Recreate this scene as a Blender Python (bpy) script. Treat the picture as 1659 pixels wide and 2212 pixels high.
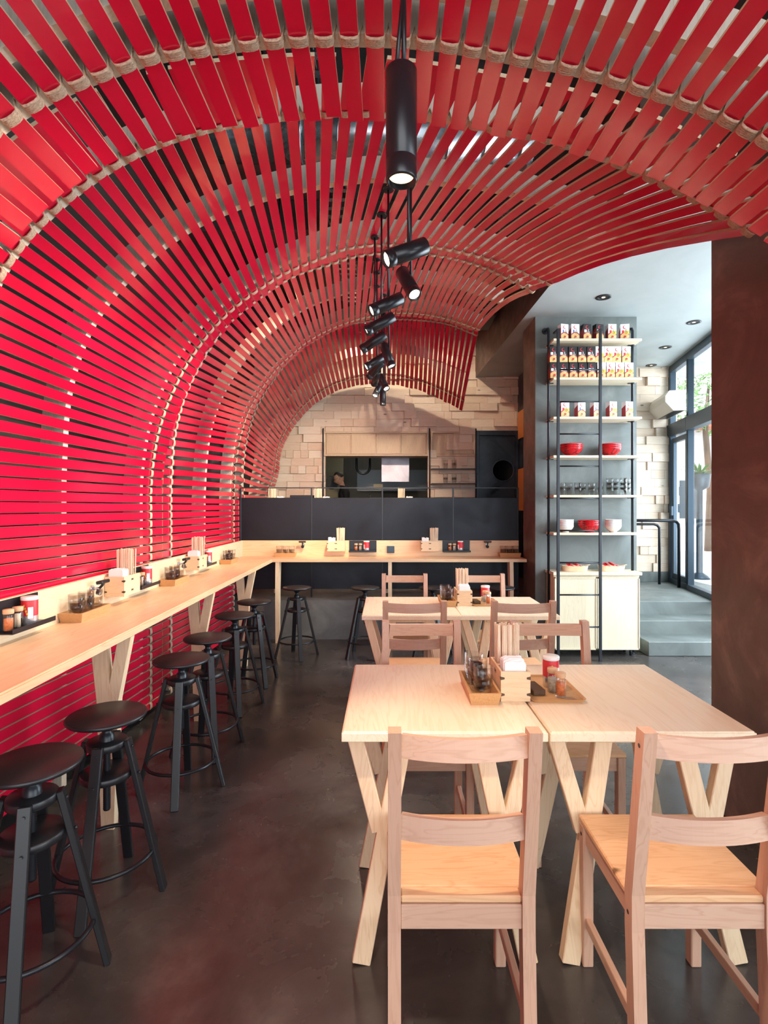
import bpy, bmesh, math, random
from mathutils import Vector, Matrix, Euler
random.seed(7)
for o in list(bpy.data.objects): bpy.data.objects.remove(o)
SC = bpy.context.scene; COL = SC.collection
PI = math.pi
# ------------------------------------------------------------------ camera
H = 1.55; F = 1150.0; CX = 834.0; CY = 1096.0
cam = bpy.data.cameras.new('camera'); cam.sensor_width = 36; cam.sensor_fit = 'AUTO'
cam.lens = F / 2212 * 36
cam.shift_x = -(CX - 829.5) / 2212; cam.shift_y = (CY - 1106) / 2212
cam.clip_start = .05; cam.clip_end = 200
co = bpy.data.objects.new('camera', cam); COL.objects.link(co)
co.location = (0, 0, H); co.rotation_euler = (PI / 2, 0, 0); SC.camera = co
# ------------------------------------------------------------------ view, world, daylight
SC.view_settings.view_transform = 'Standard'
try: SC.view_settings.look = 'None'
except Exception: pass
SC.view_settings.gamma = 1; SC.view_settings.use_curve_mapping = False
SC.view_settings.exposure = 0.26
w = bpy.data.worlds.new('world'); SC.world = w; w.use_nodes = True
bg = w.node_tree.nodes['Background']; bg.inputs[0].default_value = (.80, .90, 1.0, 1); bg.inputs[1].default_value = 2.4

def area(name, loc, rot, sx, sy, energy, col):
    l = bpy.data.lights.new(name, 'AREA'); l.shape = 'RECTANGLE'; l.size = sx; l.size_y = sy
    l.energy = energy; l.color = col
    o = bpy.data.objects.new(name, l); COL.objects.link(o); o.location = loc; o.rotation_euler = rot
    return o
# daylight entering the glazed street front (right) and the open shop front behind the camera
area('daylight_street_mid', (4.25, 4.1, 2.0), (PI/2 - .35, 0, PI/2 - .2), 2.4, 2.8, 250, (.72, .88, 1))
area('daylight_street_far', (5.0, 6.6, 2.1), (PI/2, 0, PI/2 - .2), 3.0, 3.0, 150, (.74, .89, 1))
area('daylight_street_near', (4.0, 1.0, 2.0), (PI/2, 0, PI/2 - .2), 4.4, 3.0, 150, (.82, .93, 1))
area('daylight_shop_front', (.3, -3.2, 1.9), (PI/2, 0, 0), 4.2, 2.6, 78, (1, .95, .89))

sun = bpy.data.lights.new('sun', 'SUN'); sun.energy = 9; sun.angle = .01; sun.color = (1, .96, .90)
so = bpy.data.objects.new('sun', sun); COL.objects.link(so); so.location = (-6, -6, 12); so.rotation_euler = Vector((.55, .35, -.75)).to_track_quat('-Z', 'Y').to_euler()

# ------------------------------------------------------------------ helpers
def pt(x, y, fd):            # room coordinates of a sight at depth Y = F / fd
    return Vector(((x - CX) / fd, F / fd, H - (y - CY) / fd))

class MB:
    def __init__(s): s.v = []; s.f = []; s.m = []; s.sm = []
    def add(s, vs, fs, mi=0, smooth=False):
        b = len(s.v); s.v += [tuple(v) for v in vs]
        for f in fs: s.f.append([b + i for i in f]); s.m.append(mi); s.sm.append(smooth)
        return s
    def box(s, c, d, rot=None, b=.003, mi=0):
        c = Vector(c); h = [x / 2 for x in d]; b = min(b, min(h) * .45)
        M = rot if rot is not None else Matrix.Identity(3)
        if not isinstance(M, Matrix): M = Euler(M).to_matrix()
        if b <= 0:
            vs = [c + M @ Vector((i*h[0], j*h[1], k*h[2])) for i in (-1,1) for j in (-1,1) for k in (-1,1)]
            s.add(vs, [(0,1,3,2),(4,6,7,5),(0,4,5,1),(2,3,7,6),(0,2,6,4),(1,5,7,3)], mi); return s
        idx = {}; vs = []
        sg = [(i,j,k) for i in (-1,1) for j in (-1,1) for k in (-1,1)]
        for q in sg:
            for a in range(3):
                p = [q[t] * (h[t] if t == a else h[t] - b) for t in range(3)]
                idx[(q, a)] = len(vs); vs.append(c + M @ Vector(p))
        fs = []
        for a in range(3):
            o1, o2 = (a+1) % 3, (a+2) % 3
            for sa in (-1, 1):
                r = []
                for (u, v) in ((-1,-1),(1,-1),(1,1),(-1,1)):
                    q = [0,0,0]; q[a] = sa; q[o1] = u; q[o2] = v; r.append(idx[(tuple(q), a)])
                fs.append(r)
            for u in (-1,1):
                for v in (-1,1):
                    q0 = [0,0,0]; q0[o1] = u; q0[o2] = v; q1 = list(q0); q0[a] = -1; q1[a] = 1
                    q0 = tuple(q0); q1 = tuple(q1)
                    fs.append([idx[(q0,o1)], idx[(q1,o1)], idx[(q1,o2)], idx[(q0,o2)]])
        for q in sg: fs.append([idx[(q,0)], idx[(q,1)], idx[(q,2)]])
        s.add(vs, fs, mi); return s
    def b2(s, x0, x1, y0, y1, z0, z1, b=.003, mi=0):
        return s.box(((x0+x1)/2, (y0+y1)/2, (z0+z1)/2), (abs(x1-x0), abs(y1-y0), abs(z1-z0)), None, b, mi)
    def bar(s, p0, p1, wd, th, up=(0,0,1), b=.003, mi=0):      # wd measured across, th along 'up'
        p0 = Vector(p0); p1 = Vector(p1); z = (p1 - p0); L = z.length; z.normalize()
        x = z.cross(Vector(up))
        if x.length < 1e-4: x = z.cross(Vector((0,1,0)))
        x.normalize(); y = z.cross(x)
        M = Matrix((x, y, z)).transposed()
        return s.box((p0+p1)/2, (wd, th, L), M, b, mi)
    def tube(s, pts, r, n=10, mi=0, caps=True, closed=False):
        pts = [Vector(p) for p in pts]; N = len(pts); rs = r if isinstance(r, (list, tuple)) else [r]*N
        vs = []; prev = None
        for i, p in enumerate(pts):
            a = pts[(i-1) % N] if (i or closed) else p; c = pts[(i+1) % N] if (i < N-1 or closed) else p
            t = (c - a).normalized()
            if prev is None:
                u = t.orthogonal().normalized()
            else:
                u = (prev - t * prev.dot(t)).normalized()
            prev = u; v = t.cross(u)
            for k in range(n):
                an = 2*PI*k/n; vs.append(p + (u*math.cos(an) + v*math.sin(an)) * rs[i])
        fs = []
        for i in range(N if closed else N-1):
            j = (i+1) % N
            for k in range(n): fs.append((i*n+k, i*n+(k+1) % n, j*n+(k+1) % n, j*n+k))
        s.add(vs, fs, mi, True)
        if caps and not closed:
            b = len(s.v) - len(vs)
            s.f.append([b+k for k in range(n)][::-1]); s.m.append(mi); s.sm.append(False)
            s.f.append([b+(N-1)*n+k for k in range(n)]); s.m.append(mi); s.sm.append(False)
        return s
    def cyl(s, p0, p1, r, n=20, mi=0): return s.tube([p0, p1], r, n, mi)
    def lathe(s, prof, c=(0,0,0), n=28, mi=0, M=None, smooth=True):   # prof [(r,z)...]
        c = Vector(c); vs = []
        for (r, z) in prof:
            for k in range(n):
                a = 2*PI*k/n; p = Vector((r*math.cos(a), r*math.sin(a), z))
                vs.append(c + (M @ p if M is not None else p))
        fs = []
        for i in range(len(prof)-1):
            for k in range(n): fs.append((i*n+k, i*n+(k+1) % n, (i+1)*n+(k+1) % n, (i+1)*n+k))
        s.add(vs, fs, mi, smooth); return s
    def disc(s, r, z, c=(0,0,0), n=28, mi=0, M=None):
        c = Vector(c); vs = []
        for k in range(n):
            a = 2*PI*k/n; p = Vector((r*math.cos(a), r*math.sin(a), z)); vs.append(c + (M @ p if M is not None else p))
        s.add(vs, [list(range(n))], mi); return s
    def sweep(s, pts, wd, th, up=(0,0,1), mi=0):
        pts = [Vector(p) for p in pts]; up = Vector(up); vs = []; n = len(pts)
        for i, p in enumerate(pts):
            t = (pts[min(i+1, n-1)] - pts[max(i-1, 0)]).normalized(); x = t.cross(up).normalized(); y = x.cross(t)
            for a, c in ((-1,-1),(1,-1),(1,1),(-1,1)): vs.append(p + x*(a*wd/2) + y*(c*th/2))
        fs = [(k*4+e, k*4+(e+1) % 4, k*4+4+(e+1) % 4, k*4+4+e) for k in range(n-1) for e in range(4)] + [(0,1,2,3), (n*4-4, n*4-3, n*4-2, n*4-1)]
        return s.add(vs, fs, mi)
    def prism(s, poly, o, u, v, nrm, th, mi=0):     # poly in (u,v) about o, thickness th along nrm (centred)
        o = Vector(o); u = Vector(u); v = Vector(v); nrm = Vector(nrm); n = len(poly)
        vs = [o + u*a + v*b_ - nrm*th/2 for a, b_ in poly] + [o + u*a + v*b_ + nrm*th/2 for a, b_ in poly]
        fs = [list(range(n))[::-1], list(range(n, 2*n))] + [(i, (i+1) % n, n+(i+1) % n, n+i) for i in range(n)]
        s.add(vs, fs, mi); return s
    def mesh(s, name, mats, normals=True):
        me = bpy.data.meshes.new(name); me.from_pydata(s.v, [], s.f)
        if not isinstance(mats, (list, tuple)): mats = [mats]
        for m in mats: me.materials.append(m)
        me.polygons.foreach_set('material_index', s.m); me.polygons.foreach_set('use_smooth', s.sm)
        if normals:
            bm = bmesh.new(); bm.from_mesh(me); bmesh.ops.recalc_face_normals(bm, faces=bm.faces); bm.to_mesh(me); bm.free()
        me.update(); return me
    def build(s, name, mats, parent=None, normals=True):
        o = bpy.data.objects.new(name, s.mesh(name, mats, normals)); COL.objects.link(o)
        if parent is not None: o.parent = parent
        return o

def tag(o, label=None, cat=None, group=None, kind=None):
    if label: o['label'] = label
    if cat: o['category'] = cat
    if group: o['group'] = group
    if kind: o['kind'] = kind
    return o
def empty(name, loc, rz=0, label=None, cat=None, group=None):
    o = bpy.data.objects.new(name, None); COL.objects.link(o); o.location = loc; o.rotation_euler = (0, 0, rz)
    o.empty_display_size = .05
    return tag(o, label, cat, group)
def struct(o): o['kind'] = 'structure'; return o
CH = {}
def copy_tree(o, parent=None):
    c = o.copy(); COL.objects.link(c); c.parent = parent
    for ch in list(o.children): copy_tree(ch, c)
    return c
def inst(proto, loc, rz=0, label=None, cat=None, group=None, used=set()):
    """first call moves the prototype itself, later calls copy it with its parts"""
    if proto.name in used: o = copy_tree(proto)
    else: o = proto; used.add(proto.name)
    o.location = loc; o.rotation_euler = (0, 0, rz)
    for k in ('label', 'category', 'group'):
        if k in o: del o[k]
    return tag(o, label, cat, group)

# ------------------------------------------------------------------ materials
def nmat(name):
    m = bpy.data.materials.new(name); m.use_nodes = True; nt = m.node_tree
    b = nt.nodes['Principled BSDF']; return m, nt, b
def L(nt, a, b): nt.links.new(a, b)
def plain(name, col, rough=.5, metal=0, **kw):
    m, nt, b = nmat(name); b.inputs['Base Color'].default_value = (*col, 1)
    b.inputs['Roughness'].default_value = rough; b.inputs['Metallic'].default_value = metal
    for k, v in kw.items(): b.inputs[k.replace('_', ' ')].default_value = v
    return m
def ramp(nt, fac, stops):
    r = nt.nodes.new('ShaderNodeValToRGB'); el = r.color_ramp.elements
    el[0].position = stops[0][0]; el[0].color = (*stops[0][1], 1); el[1].position = stops[-1][0]; el[1].color = (*stops[-1][1], 1)
    for p, c in stops[1:-1]: e = el.new(p); e.color = (*c, 1)
    L(nt, fac, r.inputs[0]); return r.outputs[0]
def noise(nt, vec, scale, detail=4, rough=.6, dist=0, w=None):
    n = nt.nodes.new('ShaderNodeTexNoise')
    if w is not None: n.noise_dimensions = '4D'; L(nt, w, n.inputs['W'])
    n.inputs['Scale'].default_value = scale; n.inputs['Detail'].default_value = detail
    n.inputs['Roughness'].default_value = rough; n.inputs['Distortion'].default_value = dist
    L(nt, vec, n.inputs['Vector']); return n.outputs[0]
def mapping(nt, sc, out='Object'):
    tc = nt.nodes.new('ShaderNodeTexCoord'); mp = nt.nodes.new('ShaderNodeMapping'); mp.inputs['Scale'].default_value = sc
    L(nt, tc.outputs[out], mp.inputs[0]); return mp.outputs[0]
def bump(nt, b, h, strength=.2, dist=.01):
    bp = nt.nodes.new('ShaderNodeBump'); bp.inputs['Strength'].default_value = strength; bp.inputs['Distance'].default_value = dist
    L(nt, h, bp.inputs['Height']); L(nt, bp.outputs[0], b.inputs['Normal'])
def mix(nt, fac, a, b_):
    m = nt.nodes.new('ShaderNodeMix'); m.data_type = 'RGBA'
    if hasattr(fac, 'links'): L(nt, fac, m.inputs[0])
    else: m.inputs[0].default_value = fac
    for s, x in ((m.inputs[6], a), (m.inputs[7], b_)):
        if hasattr(x, 'links'): L(nt, x, s)
        else: s.default_value = (*x, 1)
    return m.outputs[2]
def wood(name, light, dark, axis='x', rough=.45, knots=True, scale=1.0, contrast=1.0):
    m, nt, b = nmat(name)
    sc = {'x': (1.2, 14, 14), 'y': (14, 1.2, 14), 'z': (14, 14, 1.2)}[axis]
    v = mapping(nt, [q*scale for q in sc])
    oi = nt.nodes.new('ShaderNodeObjectInfo'); mu = nt.nodes.new('ShaderNodeMath'); mu.operation = 'MULTIPLY'; mu.inputs[1].default_value = 37
    L(nt, oi.outputs['Random'], mu.inputs[0])
    n1 = noise(nt, v, 1.3, 3, .55, .8, mu.outputs[0])
    wv = nt.nodes.new('ShaderNodeMath'); wv.operation = 'MULTIPLY'; wv.inputs[1].default_value = 9; L(nt, n1, wv.inputs[0])
    fr = nt.nodes.new('ShaderNodeMath'); fr.operation = 'PINGPONG'; fr.inputs[1].default_value = 1; L(nt, wv.outputs[0], fr.inputs[0])
    mid = tuple((a*.65 + c*.35) for a, c in zip(light, dark))
    c = ramp(nt, fr.outputs[0], [(0, mid), (.35, light), (.8, light), (1, tuple(a*(1-.45*contrast)+c2*.45*contrast for a, c2 in zip(light, dark)))])
    v2 = mapping(nt, (1, 1, 1)); n2 = noise(nt, v2, 1.7, 2, .5, 0, mu.outputs[0])
    c = mix(nt, ramp(nt, n2, [(.35, (0,0,0)), (.75, (.35,.35,.35))]), c, dark)
    if knots:
        v3 = mapping(nt, {'x': (2.2, 5, 5), 'y': (5, 2.2, 5), 'z': (5, 5, 2.2)}[axis])
        vo = nt.nodes.new('ShaderNodeTexVoronoi'); vo.inputs['Scale'].default_value = 1.1
        L(nt, v3, vo.inputs['Vector'])
        k = ramp(nt, vo.outputs['Distance'], [(.04, (1,1,1)), (.085, (0,0,0))])
        c = mix(nt, k, c, tuple(x*.35 for x in dark))
    L(nt, c, b.inputs['Base Color']); b.inputs['Roughness'].default_value = rough
    bump(nt, b, fr.outputs[0], .06, .002)
    return m
def mottled(name, stops, scale=2, rough=(.3,.5), detail=8, metal=0, bumpi=.1, dist=1.0, out='Object', spec=.5):
    m, nt, b = nmat(name); v = mapping(nt, (1,1,1), out)
    n = noise(nt, v, scale, detail, .65, dist)
    L(nt, ramp(nt, n, stops), b.inputs['Base Color'])
    n2 = noise(nt, v, scale*2.3, 5, .6, .5)
    mr = nt.nodes.new('ShaderNodeMapRange'); mr.inputs[1].default_value = .3; mr.inputs[2].default_value = .7
    mr.inputs[3].default_value = rough[0]; mr.inputs[4].default_value = rough[1]; L(nt, n2, mr.inputs[0]); L(nt, mr.outputs[0], b.inputs['Roughness'])
    b.inputs['Metallic'].default_value = metal; b.inputs['Specular IOR Level'].default_value = spec
    if bumpi: bump(nt, b, n, bumpi, .01)
    return m
def emis(name, col, st):
    m, nt, b = nmat(name); b.inputs['Base Color'].default_value = (*col, 1)
    b.inputs['Emission Color'].default_value = (*col, 1); b.inputs['Emission Strength'].default_value = st; return m

M = {}
# red lacquer with slight waviness
m, nt, b = nmat('red_lacquer'); v = mapping(nt, (1, .35, 1)); n = noise(nt, v, 3.0, 2, .5)
L(nt, ramp(nt, n, [(.3, (.56, .003, .030)), (.7, (.66, .006, .042))]), b.inputs['Base Color'])
b.inputs['Roughness'].default_value = .14; b.inputs['Specular IOR Level'].default_value = .8; bump(nt, b, n, .12, .02); M['red'] = m
M['ply_edge'] = plain('plywood_edge', (.74, .54, .36), .6)
M['rib'] = wood('pale_plywood', (.66, .60, .50), (.45, .36, .26), 'z', .6, False)
m, nt, b = nmat('jute'); v = mapping(nt, (60, 160, 60)); n = noise(nt, v, 2.2, 4, .7)
L(nt, ramp(nt, n, [(.28, (.36, .23, .14)), (.68, (.78, .60, .44))]), b.inputs['Base Color']); b.inputs['Roughness'].default_value = .95
bump(nt, b, n, .8, .004); M['jute'] = m
M['chair'] = wood('beech_pink', (.57, .35, .245), (.43, .23, .145), 'z', .45, False)
M['chair_x'] = wood('beech_pink_cross', (.58, .365, .26), (.44, .24, .15), 'x', .45, True)
M['seat'] = wood('pine_seat', (.74, .46, .26), (.52, .24, .10), 'x', .38, True)
M['table'] = wood('pale_pine_top', (.86, .73, .55), (.74, .52, .32), 'y', .32, False, .7)
M['table_leg'] = wood('pale_pine_leg', (.78, .60, .40), (.58, .36, .19), 'z', .5, True)
M['counter'] = wood('pine_counter', (.78, .54, .33), (.60, .33, .16), 'y', .35, True, .6)
M['counter_x'] = wood('pine_counter_cross', (.78, .54, .33), (.60, .33, .16), 'x', .35, True, .6)
M['splash'] = wood('pine_splash', (.80, .62, .42), (.62, .40, .22), 'y', .45, True)
M['block'] = wood('pine_block', (.80, .66, .52), (.62, .45, .31), 'x', .6, True, .8)
M['block2'] = wood('pine_block_pale', (.84, .73, .59), (.68, .52, .38), 'x', .6, True, .8); M['block3'] = wood('pine_block_warm', (.76, .60, .46), (.58, .40, .26), 'x', .6, True, .8)
M['cab'] = wood('birch_cabinet', (.72, .62, .44), (.58, .47, .30), 'z', .45, False)
M['cab_warm'] = wood('ash_cabinet', (.66, .50, .33), (.50, .34, .20), 'z', .45, False)
M['shelf'] = wood('shelf_birch', (.76, .64, .46), (.60, .46, .28), 'x', .5, True)
M['oak'] = wood('oak_tray', (.58, .33, .14), (.36, .17, .06), 'y', .45, False, 2)
M['oak_x'] = wood('oak_tray_cross', (.58, .33, .14), (.36, .17, .06), 'x', .45, False, 2)
M['box'] = wood('hinoki_box', (.78, .58, .37), (.60, .36, .18), 'x', .5, False, 2)
M['chopstick'] = wood('chopstick_wood', (.86, .68, .50), (.70, .48, .30), 'z', .6, False, 3)
M['dark_wood'] = wood('dark_block_wood', (.09, .045, .02), (.03, .015, .01), 'x', .4, False)
M['black'] = plain('black_paint', (.012, .012, .014), .38)
M['black_metal'] = plain('black_metal', (.018, .020, .025), .32, .4)
M['lamp_black'] = plain('lamp_black', (.016, .018, .022), .28, .2)
M['steel'] = mottled('blued_steel', [(.3, (.006, .007, .011)), (.7, (.015, .018, .026))], 1.2, (.32, .5), 6, .5, .02)
M['steel_door'] = mottled('blued_steel_door', [(.3, (.018, .026, .036)), (.7, (.07, .09, .11))], 1.6, (.25, .5), 7, .6, .03)
M['floor'] = mottled('polished_concrete', [(.30, (.024, .020, .018)), (.50, (.048, .041, .037)), (.62, (.078, .068, .062)), (.80, (.17, .155, .145))], 1.3, (.15, .34), 7, 0, .03, .35, spec=.65)
M['concrete'] = mottled('grey_concrete', [(.3, (.085, .095, .088)), (.55, (.135, .15, .14)), (.8, (.22, .235, .22))], 1.6, (.45, .65), 8, 0, .08)
M['plinth'] = mottled('plinth_concrete', [(.3, (.07, .07, .068)), (.55, (.12, .12, .115)), (.8, (.19, .19, .18))], 2, (.5, .7), 8, 0, .08)
M['soffit'] = mottled('soffit_plaster', [(.3, (.34, .37, .36)), (.7, (.41, .44, .43))], 1.1, (.45, .6), 4, 0, .02)
M['pillar'] = mottled('brown_plaster', [(.3, (.068, .037, .029)), (.52, (.112, .064, .050)), (.75, (.24, .15, .12))], 1.8, (.32, .55), 10, 0, .1)
M['dark_wall'] = mottled('dark_wall', [(.3, (.050, .048, .042)), (.7, (.085, .082, .074))], 1.2, (.6, .8), 4)
M['slab'] = mottled('dark_slab', [(.3, (.030, .030, .030)), (.7, (.07, .068, .062))], 1.5, (.6, .8), 6)
M['galv'] = mottled('galvanised', [(.3, (.30, .33, .36)), (.7, (.55, .58, .6))], 4, (.2, .35), 3, .9, 0)
M['white'] = plain('white_plastic', (.75, .74, .70), .4)
M['ac'] = plain('cream_plastic', (.70, .62, .52), .4)
M['porcelain'] = plain('white_porcelain', (.80, .78, .74), .2)
M['paper'] = plain('white_paper', (.88, .87, .85), .8)
M['bowl_red'] = plain('red_bowl', (.60, .012, .018), .15)
M['ink'] = plain('black_ink', (.012, .010, .010), .35)
M['red_paint'] = plain('red_print', (.62, .02, .03), .45)
M['blue_paint'] = plain('blue_print', (.02, .09, .45), .5)
M['yellow'] = plain('yellow_print', (.85, .55, .06), .5)
M['orange'] = plain('plain_orange', (.75, .28, .06), .5)
M['broth'] = plain('broth_print', (.80, .45, .16), .5)
M['maroon'] = plain('maroon_print', (.35, .03, .03), .5)
M['green'] = plain('green_print', (.10, .22, .05), .5)
M['white_print'] = plain('white_print', (.82, .80, .80), .5)
M['chili'] = mottled('chili_powder', [(.3, (.45, .08, .02)), (.7, (.70, .22, .06))], 120, (.8, .9), 3, 0, .2)
M['pepper'] = mottled('pepper', [(.3, (.30, .22, .15)), (.7, (.62, .52, .40))], 120, (.8, .9), 3, 0, .2)
M['silver'] = plain('silver_tin', (.62, .63, .66), .25, .8)
M['cork'] = plain('cork_lid', (.60, .36, .20), .6)
m = bpy.data.materials.new('clear_glass'); m.use_nodes = True; nt = m.node_tree; nt.nodes.clear()
out = nt.nodes.new('ShaderNodeOutputMaterial'); ms = nt.nodes.new('ShaderNodeMixShader'); tr = nt.nodes.new('ShaderNodeBsdfTransparent'); tr.inputs[0].default_value = (.985, .99, .99, 1)
gl = nt.nodes.new('ShaderNodeBsdfGlossy'); gl.inputs['Roughness'].default_value = .04; lw = nt.nodes.new('ShaderNodeLayerWeight'); lw.inputs[0].default_value = .5
r = nt.nodes.new('ShaderNodeMapRange'); r.interpolation_type = 'SMOOTHSTEP'; r.inputs[1].default_value = .25; r.inputs[2].default_value = 1.0; r.inputs[3].default_value = .03; r.inputs[4].default_value = .42
L(nt, lw.outputs['Facing'], r.inputs[0]); L(nt, r.outputs[0], ms.inputs[0]); L(nt, tr.outputs[0], ms.inputs[1]); L(nt, gl.outputs[0], ms.inputs[2]); L(nt, ms.outputs[0], out.inputs[0]); M['glass'] = m
# window glass: thin, clear with a faint mirror
m = bpy.data.materials.new('window_glass'); m.use_nodes = True; nt = m.node_tree; nt.nodes.clear()
out = nt.nodes.new('ShaderNodeOutputMaterial'); ms = nt.nodes.new('ShaderNodeMixShader'); tr = nt.nodes.new('ShaderNodeBsdfTransparent')
gl = nt.nodes.new('ShaderNodeBsdfGlossy'); gl.inputs['Roughness'].default_value = .02; fr = nt.nodes.new('ShaderNodeFresnel'); fr.inputs[0].default_value = 1.4
ge = nt.nodes.new('ShaderNodeNewGeometry'); mm = nt.nodes.new('ShaderNodeMath'); mm.operation = 'MULTIPLY_ADD'; mm.inputs[1].default_value = -1; mm.inputs[2].default_value = 1
L(nt, ge.outputs['Backfacing'], mm.inputs[0]); m2 = nt.nodes.new('ShaderNodeMath'); m2.operation = 'MULTIPLY'; L(nt, mm.outputs[0], m2.inputs[0]); L(nt, fr.outputs[0], m2.inputs[1])
L(nt, m2.outputs[0], ms.inputs[0]); L(nt, tr.outputs[0], ms.inputs[1]); L(nt, gl.outputs[0], ms.inputs[2]); L(nt, ms.outputs[0], out.inputs[0]); M['pane'] = m
M['frame'] = plain('blue_grey_frame', (.05, .075, .10), .35, .5)
M['bulb'] = emis('lamp_glow', (1, .80, .55), 14)
M['bulb_dim'] = emis('lamp_glow_soft', (1, .76, .48), 1.6)
M['skin'] = plain('skin', (.50, .28, .19), .55); M['hair'] = plain('dark_hair', (.02, .015, .012), .6)
M['shirt'] = plain('black_cloth', (.012, .012, .014), .85)
M['khaki'] = plain('khaki_wall', (.32, .29, .18), .6)
M['tile'] = plain('kitchen_tile', (.09, .12, .15), .3)
M['hood'] = mottled('brushed_steel', [(.3, (.36, .35, .40)), (.7, (.50, .48, .55))], 3, (.3, .5), 5, .5, 0)
M['leaf'] = plain('leaf', (.08, .22, .04), .5)
M['pavement'] = plain('pavement', (.62, .64, .66), .8)
M['outwall'] = mottled('street_wall', [(.3, (.60, .62, .64)), (.7, (.85, .87, .88))], .8, (.7, .8), 3)
M['brick'] = plain('brick_red', (.40, .12, .07), .8)
# ================================================================== ROOM SHELL
def sbox(name, x0, x1, y0, y1, z0, z1, mat, b=0):
    return struct(MB().b2(x0, x1, y0, y1, z0, z1, b).build(name, mat))
sbox('floor', -2.1, 4.6, -4.5, 6.3, -.12, 0, M['floor'])
sbox('floor_platform', -2.1, 1.62, 6.25, 12.2, -.12, .46, M['plinth'])
sbox('floor_back', 1.62, 2.2, 6.28, 12.2, -.12, .46, M['plinth'])
sbox('wall_left', -2.25, -2.1, -4.5, 12.2, -.1, 4.6, M['dark_wall'])
sbox('ceiling', -2.25, 4.9, -4.5, 12.2, 4.5, 4.65, M['slab'])
# soffit: pale plaster underside, brown fascia
mb = MB(); xa, xb = 1.575, 1.425
vs = [(xa, 3.3, 3.62), (4.9, 3.3, 3.62), (4.9, 8.5, 3.62), (xb, 8.5, 3.62), (xa, 3.3, 4.5), (4.9, 3.3, 4.5), (4.9, 8.5, 4.5), (xb, 8.5, 4.5)]
mb.add(vs, [(0,1,2,3)], 0); mb.add(vs, [(4,5,6,7), (0,1,5,4), (1,2,6,5), (2,3,7,6), (3,0,4,7)], 1)
struct(mb.build('ceiling_soffit', [M['soffit'], M['pillar']]))
# grey concrete column behind the shelving; its left flank is coloured dark brown
mb = MB(); mb.b2(1.62, 2.72, 5.78, 6.28, 0, 3.62, 0)
mb.m = [1 if all(mb.v[i][0] < 1.63 for i in f) else 0 for f in mb.f]
struct(mb.build('wall_column', [M['concrete'], M['pillar']]))
sbox('wall_pillar', 1.705, 2.25, 1.55, 2.79, 0, 4.5, M['pillar'])
sbox('wall_right', 2.1, 2.2, 6.28, 8.5, .46, 3.62, M['steel_door'])
# steps and landing
struct(MB().b2(2.73, 4.3, 5.54, 6.0, 0, .149, .006).build('trim_1', M['concrete']))
struct(MB().b2(2.73, 4.35, 5.87, 6.35, 0, .30, .006).build('trim_2', M['concrete']))
struct(MB().b2(2.2, 4.6, 6.23, 8.6, 0, .45, .006).build('floor_landing', M['concrete']))

# relief wall of pine blocks (one surface with holes for the kitchen hatch, cabinets and door)
def block_wall(x0, x1, z0, z1, yf, row, holes, seed, name):
    r = random.Random(seed); mb = MB(); z = z0
    mb.b2(x0, x1, yf + .045, yf + .12, z0, z1, 0) if not holes else None
    while z < z1 - .01:
        h = row; h = min(h, z1 - z); x = x0 - r.random() * .3
        while x < x1:
            wd = r.choice((.12, .20, .28, .36, .44)); a, c = max(x, x0), min(x + wd, x1); x += wd
            if c - a < .012: continue
            segs = [(a, c)]
            for (hx0, hx1, hz0, hz1) in holes:
                if z + h <= hz0 + .001 or z >= hz1 - .001: continue
                ns = []
                for (p, q) in segs:
                    if q <= hx0 or p >= hx1: ns.append((p, q)); continue
                    if p < hx0: ns.append((p, hx0))
                    if q > hx1: ns.append((hx1, q))
                if z < hz1 - .012 < z + h - .024:
                    for (p, q) in segs:
                        pp, qq = max(p, hx0), min(q, hx1)
                        if qq - pp > .012: mb.b2(pp + .0008, qq - .0008, yf - .008, yf + .10, hz1 + .0008, z + h - .0008, .002)
                segs = ns
            d = r.choice((0, 0, .012, .028, .044, .060)); mi = r.choice((0, 0, 1, 2))
            for (p, q) in segs:
                if q - p > .012:
                    zt = z + h
                    for (hx0, hx1, hz0, hz1) in holes:
                        if p < hx1 and q > hx0 and z < hz0 < zt: zt = hz0
                    mb.b2(p + .0008, q - .0008, yf - d, yf + .10, z + .0008, zt - .0008, .002, mi)
        z += h
    return struct(mb.build(name, [M['block'], M['block2'], M['block3']]))
YB = 8.5
holes = [(-.97, .665, .46, 2.76), (1.425, 2.1, .46, 2.77)]
block_wall(-2.1, 2.1, .46, 4.5, YB, .125, holes, 3, 'wall_back')
block_wall(2.2, 4.32, .60, 3.62, 7.9, .125, [], 11, 'wall_back_entrance')
struct(MB().b2(2.2, 4.32, 7.86, 8.0, .45, .60, .004).build('baseboard_back', M['concrete']))

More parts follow.
